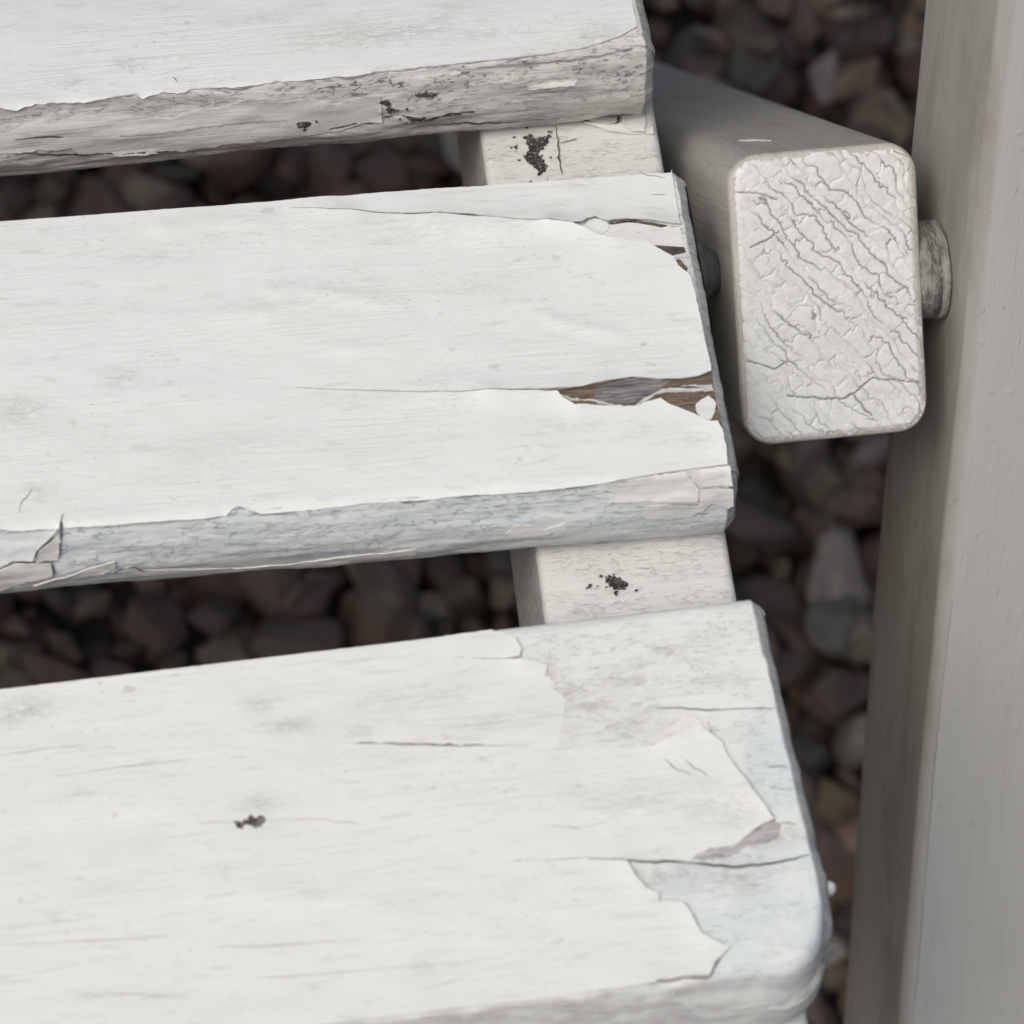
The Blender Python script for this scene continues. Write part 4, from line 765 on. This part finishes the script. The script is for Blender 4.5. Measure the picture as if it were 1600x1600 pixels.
# ---- pivot hardware
def lathe(name, prof, mat, cy, cz, parent, n=40, rough=0.):
    """turned about an axis parallel to X; prof = [(x, radius)]"""
    V = []; F = []; G = []
    for (x, r) in prof:
        for i in range(n):
            t = 2*math.pi*i/n; rr = r*(1+rough*(vn(i*.4, x*.5, 3)-.5))
            V.append((x, cy+rr*math.cos(t), cz+rr*math.sin(t))); G.append((x*3, i*.8, r))
    for k in range(len(prof)-1):
        for i in range(n): j = (i+1) % n; F.append([k*n+i, k*n+j, (k+1)*n+j, (k+1)*n+i])
    F.append(list(range(n))[::-1]); F.append([(len(prof)-1)*n+i for i in range(n)])
    return obj(name, mesh(name, V, F, mat, G, True), parent, -ROOT)
lathe('pivot_spacer', [(39.6, 7.9), (39.9, 8.2), (40.2, 8.2), (43.3, 8.2), (43.35, 8.0), (43.5, 8.0), (43.55, 8.3), (44.6, 8.2), (44.9, 8.0)], M['bolt'], 44.5, -15.0, chair, rough=.12)
lathe('pivot_washer', [(1.0, 4.2), (3.4, 4.2), (3.6, 5.4), (4.0, 5.8), (5.2, 5.6), (5.6, 5.0), (8.2, 3.4)], M['metal'], 51.0, -19.5, chair, rough=.04)
dv = []; df = []
for i in range(9):
    for j in range(14):
        p_, q_ = math.pi*i/8, 2*math.pi*j/14; dv.append((2.9+1.45*math.sin(p_)*math.cos(q_), 14.2+1.1*math.sin(p_)*math.sin(q_), -5.2+1.9*math.cos(p_)))
for i in range(8):
    for j in range(14): df.append([i*14+j, i*14+(j+1) % 14, (i+1)*14+(j+1) % 14, (i+1)*14+j])
obj('paint_drip', mesh('paint_drip', dv, df, M['cap'], None, True), S3)

# ---- the rest of the chair beyond the frame: same members on the far side, and the backrest they carry
for nm, me, x in (('rear_leg', leg_me, -460-BC[0]), ('stile', stile_me, -460-PX-PW/2)):
    obj(nm, me, chair, Vector((x, 0, 0))-ROOT)
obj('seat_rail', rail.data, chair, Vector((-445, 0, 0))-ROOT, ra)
def back_slat(i):
    t = 190+78*i; y0 = 74+(t-150)*.2765; yy = y0+12; zz = t
    Lx = 460+2*PX; prof = []
    for a_, b_ in ((-28, -7), (-26, -9), (26, -9), (28, -7), (28, 7), (26, 9), (-26, 9), (-28, 7)):
        prof.append((yy+a_*.266-b_*.964, zz+a_*.964+b_*.266))
    V = []; F = []
    for x in np.linspace(-460-PX+.5, PX-.5, 12):
        for (y, z) in prof: V.append((x, y, z))
    for k in range(11):
        for j in range(8): j2 = (j+1) % 8; F.append([k*8+j, k*8+j2, (k+1)*8+j2, (k+1)*8+j])
    F.append(list(range(8))[::-1]); F.append([88+j for j in range(8)])
    obj('back_slat', mesh('back_slat', V, F, M['top'], None, False), chair, -ROOT)
for i in range(4): back_slat(i)

# ------------------------------------------------------------------ ground and gravel
g = 3000.
ground = obj('ground', mesh('ground', [(-g, -g, 0), (g, -g, 0), (g, g, 0), (-g, g, 0)], [[0, 1, 2, 3]], M['soil']), None, (0, 0, GROUND-22))
ground['kind'] = 'structure'
rng = np.random.RandomState(11)
import bmesh
def ico(sub):
    bm = bmesh.new(); bmesh.ops.create_icosphere(bm, subdivisions=sub, radius=1)
    v = np.array([q.co[:] for q in bm.verts]); f = [[q.index for q in p.verts] for p in bm.faces]; bm.free(); return v, f
IV, IF = ico(4); LV, LF = ico(2)
def shape(V0, seed):
    r = np.random.RandomState(seed); V = V0.copy()
    for _ in range(15):                                    # a few broad flats, as on broken and rolled stone
        n_ = r.normal(size=3); n_ /= np.linalg.norm(n_); d_ = r.uniform(.45, .80); k = V@n_
        V -= np.outer(np.maximum(k-d_, 0)*.96, n_)
    s = r.uniform(0, 50, 3)
    V *= (1+.16*(fbm(V[:, 0]*1.3+s[0], V[:, 1]*1.3+V[:, 2]*1.7+s[1], seed, 3)-.5))[:, None]
    V *= np.array([r.uniform(1.0, 1.45), r.uniform(.75, 1.0), r.uniform(.5, .8)])
    return V
SHAPES = []
for i in range(16):
    V = shape(IV, i)*11.5; SHAPES.append(mesh('pebble', V, IF, M['stone'], V+i*40, True, {'tone': np.zeros(len(V))}))
SEEN = [np.array(p_) for p_ in [[(79.0, 470.0), (201.0, 457.0), (176.0, 359.0), (143.0, 256.0), (118.0, 194.0), (80.0, 58.0), (66.0, 59.0), (73.0, 254.0)], [(-149.0, 429.0), (28.0, 418.0), (26.0, 367.0), (-152.0, 363.0)], [(-156.0, 259.0), (22.0, 251.0), (21.0, 203.0), (-159.0, 197.0)]]]                   # the patches of gravel one can look down on past the slats
cand = []
for layer, zz in ((0, -18), (1, -8), (2, 1)):
    sp = 18.0
    for iy in range(-46, 56):
        for ix in range(-46, 46):
            if layer == 2 and rng.rand() > .45: rng.rand(5); continue
            x = 20+(ix+.5*(iy % 2))*sp+rng.uniform(-5, 5)+layer*6; y = 240+iy*sp*.87+rng.uniform(-5, 5)
            cand.append((x, y, zz+rng.uniform(-2.5, 2.5), rng.uniform(.42, 1.4), layer))
cand = np.array(cand)
see = np.zeros(len(cand), bool)
for poly in SEEN: see |= inside(cand[:, :2], poly)
see &= cand[:, 4] >= 1
ix = np.where(see)[0]; ix = ix[np.argsort(-cand[ix, 3]-(cand[ix, 4] == 2)*.4)][:300]
singles = set(ix.tolist())
for i in sorted(singles):
    x, y, z, s, l = cand[i]
    o = obj('pebble', SHAPES[rng.randint(16)], ground, (x, y, z+22))
    o.rotation_euler = (rng.uniform(-.6, .6), rng.uniform(-.6, .6), rng.uniform(0, 6.28)); o.scale = (s, s, s)
def pale(name, base, x, y, s, sh, rz, top=3):
    n = N(name); m = n.noise(n.map(.1, .12, .15), 1, 5, .65); mt = n.done(n.mix(n.ramp(m, .35, .7), base, tuple(c*.6 for c in base)), .65, m, .6)
    me = SHAPES[sh].copy(); me.materials[0] = mt; o = obj('pebble', me, ground, (x, y, top+22)); o.scale = (s, s, s*.8); o.rotation_euler = (.15, -.1, rz)
pale('pale_grey_stone', (0.15, 0.142, 0.122), 104.8, 198.1, 1.15, 3, 0.9)
pale('pinkish_stone', (0.23, 0.185, 0.18), 139.6, 410.4, 0.78, 5, 1.4)
pale('grey_stone', (0.1, 0.092, 0.082), 114.9, 417.3, 1.20, 7, 1.2)
pale('pinkish_stone', (0.2, 0.165, 0.155), 127.8, 259.2, 0.80, 2, 0.3)
pale('tan_stone', (0.15, 0.115, 0.075), 155.2, 386.7, 1.00, 9, 0.1)
pale('tan_stone', (0.13, 0.1, 0.08), -28.5, 224.6, 0.95, 11, 1.7)
pale('brown_stone', (0.09, 0.062, 0.05), -100.9, 225.0, 1.10, 4, 1.5)
pale('yellowish_stone', (0.15, 0.11, 0.06), 92.6, 140.0, 0.80, 6, 1.0)
pale('pinkish_stone', (0.16, 0.125, 0.115), 107.2, 261.5, 0.70, 8, 1.0)
LS = [shape(LV, 100+i)*12. for i in range(10)]
Vs = []; Fs = []; Ts = []; k = 0
for i in range(len(cand)):
    if i in singles: continue
    x, y, z, s, l = cand[i]
    if l == 0 and not (-260 < x < 330 and -20 < y < 560): continue
    a_ = rng.uniform(0, 6.28); c_, s_ = math.cos(a_), math.sin(a_); v = LS[rng.randint(10)]*s
    Vs.append(np.stack([v[:, 0]*c_-v[:, 1]*s_+x, v[:, 0]*s_+v[:, 1]*c_+y, v[:, 2]+z+22], -1))
    Fs += [[q+k for q in f] for f in LF]; Ts.append(np.full(len(v), rng.rand())); k += len(v)
gv = obj('gravel', mesh('gravel', np.concatenate(Vs), Fs, M['stone'], None, True, {'tone': np.concatenate(Ts)}), ground)
gv['kind'] = 'stuff'
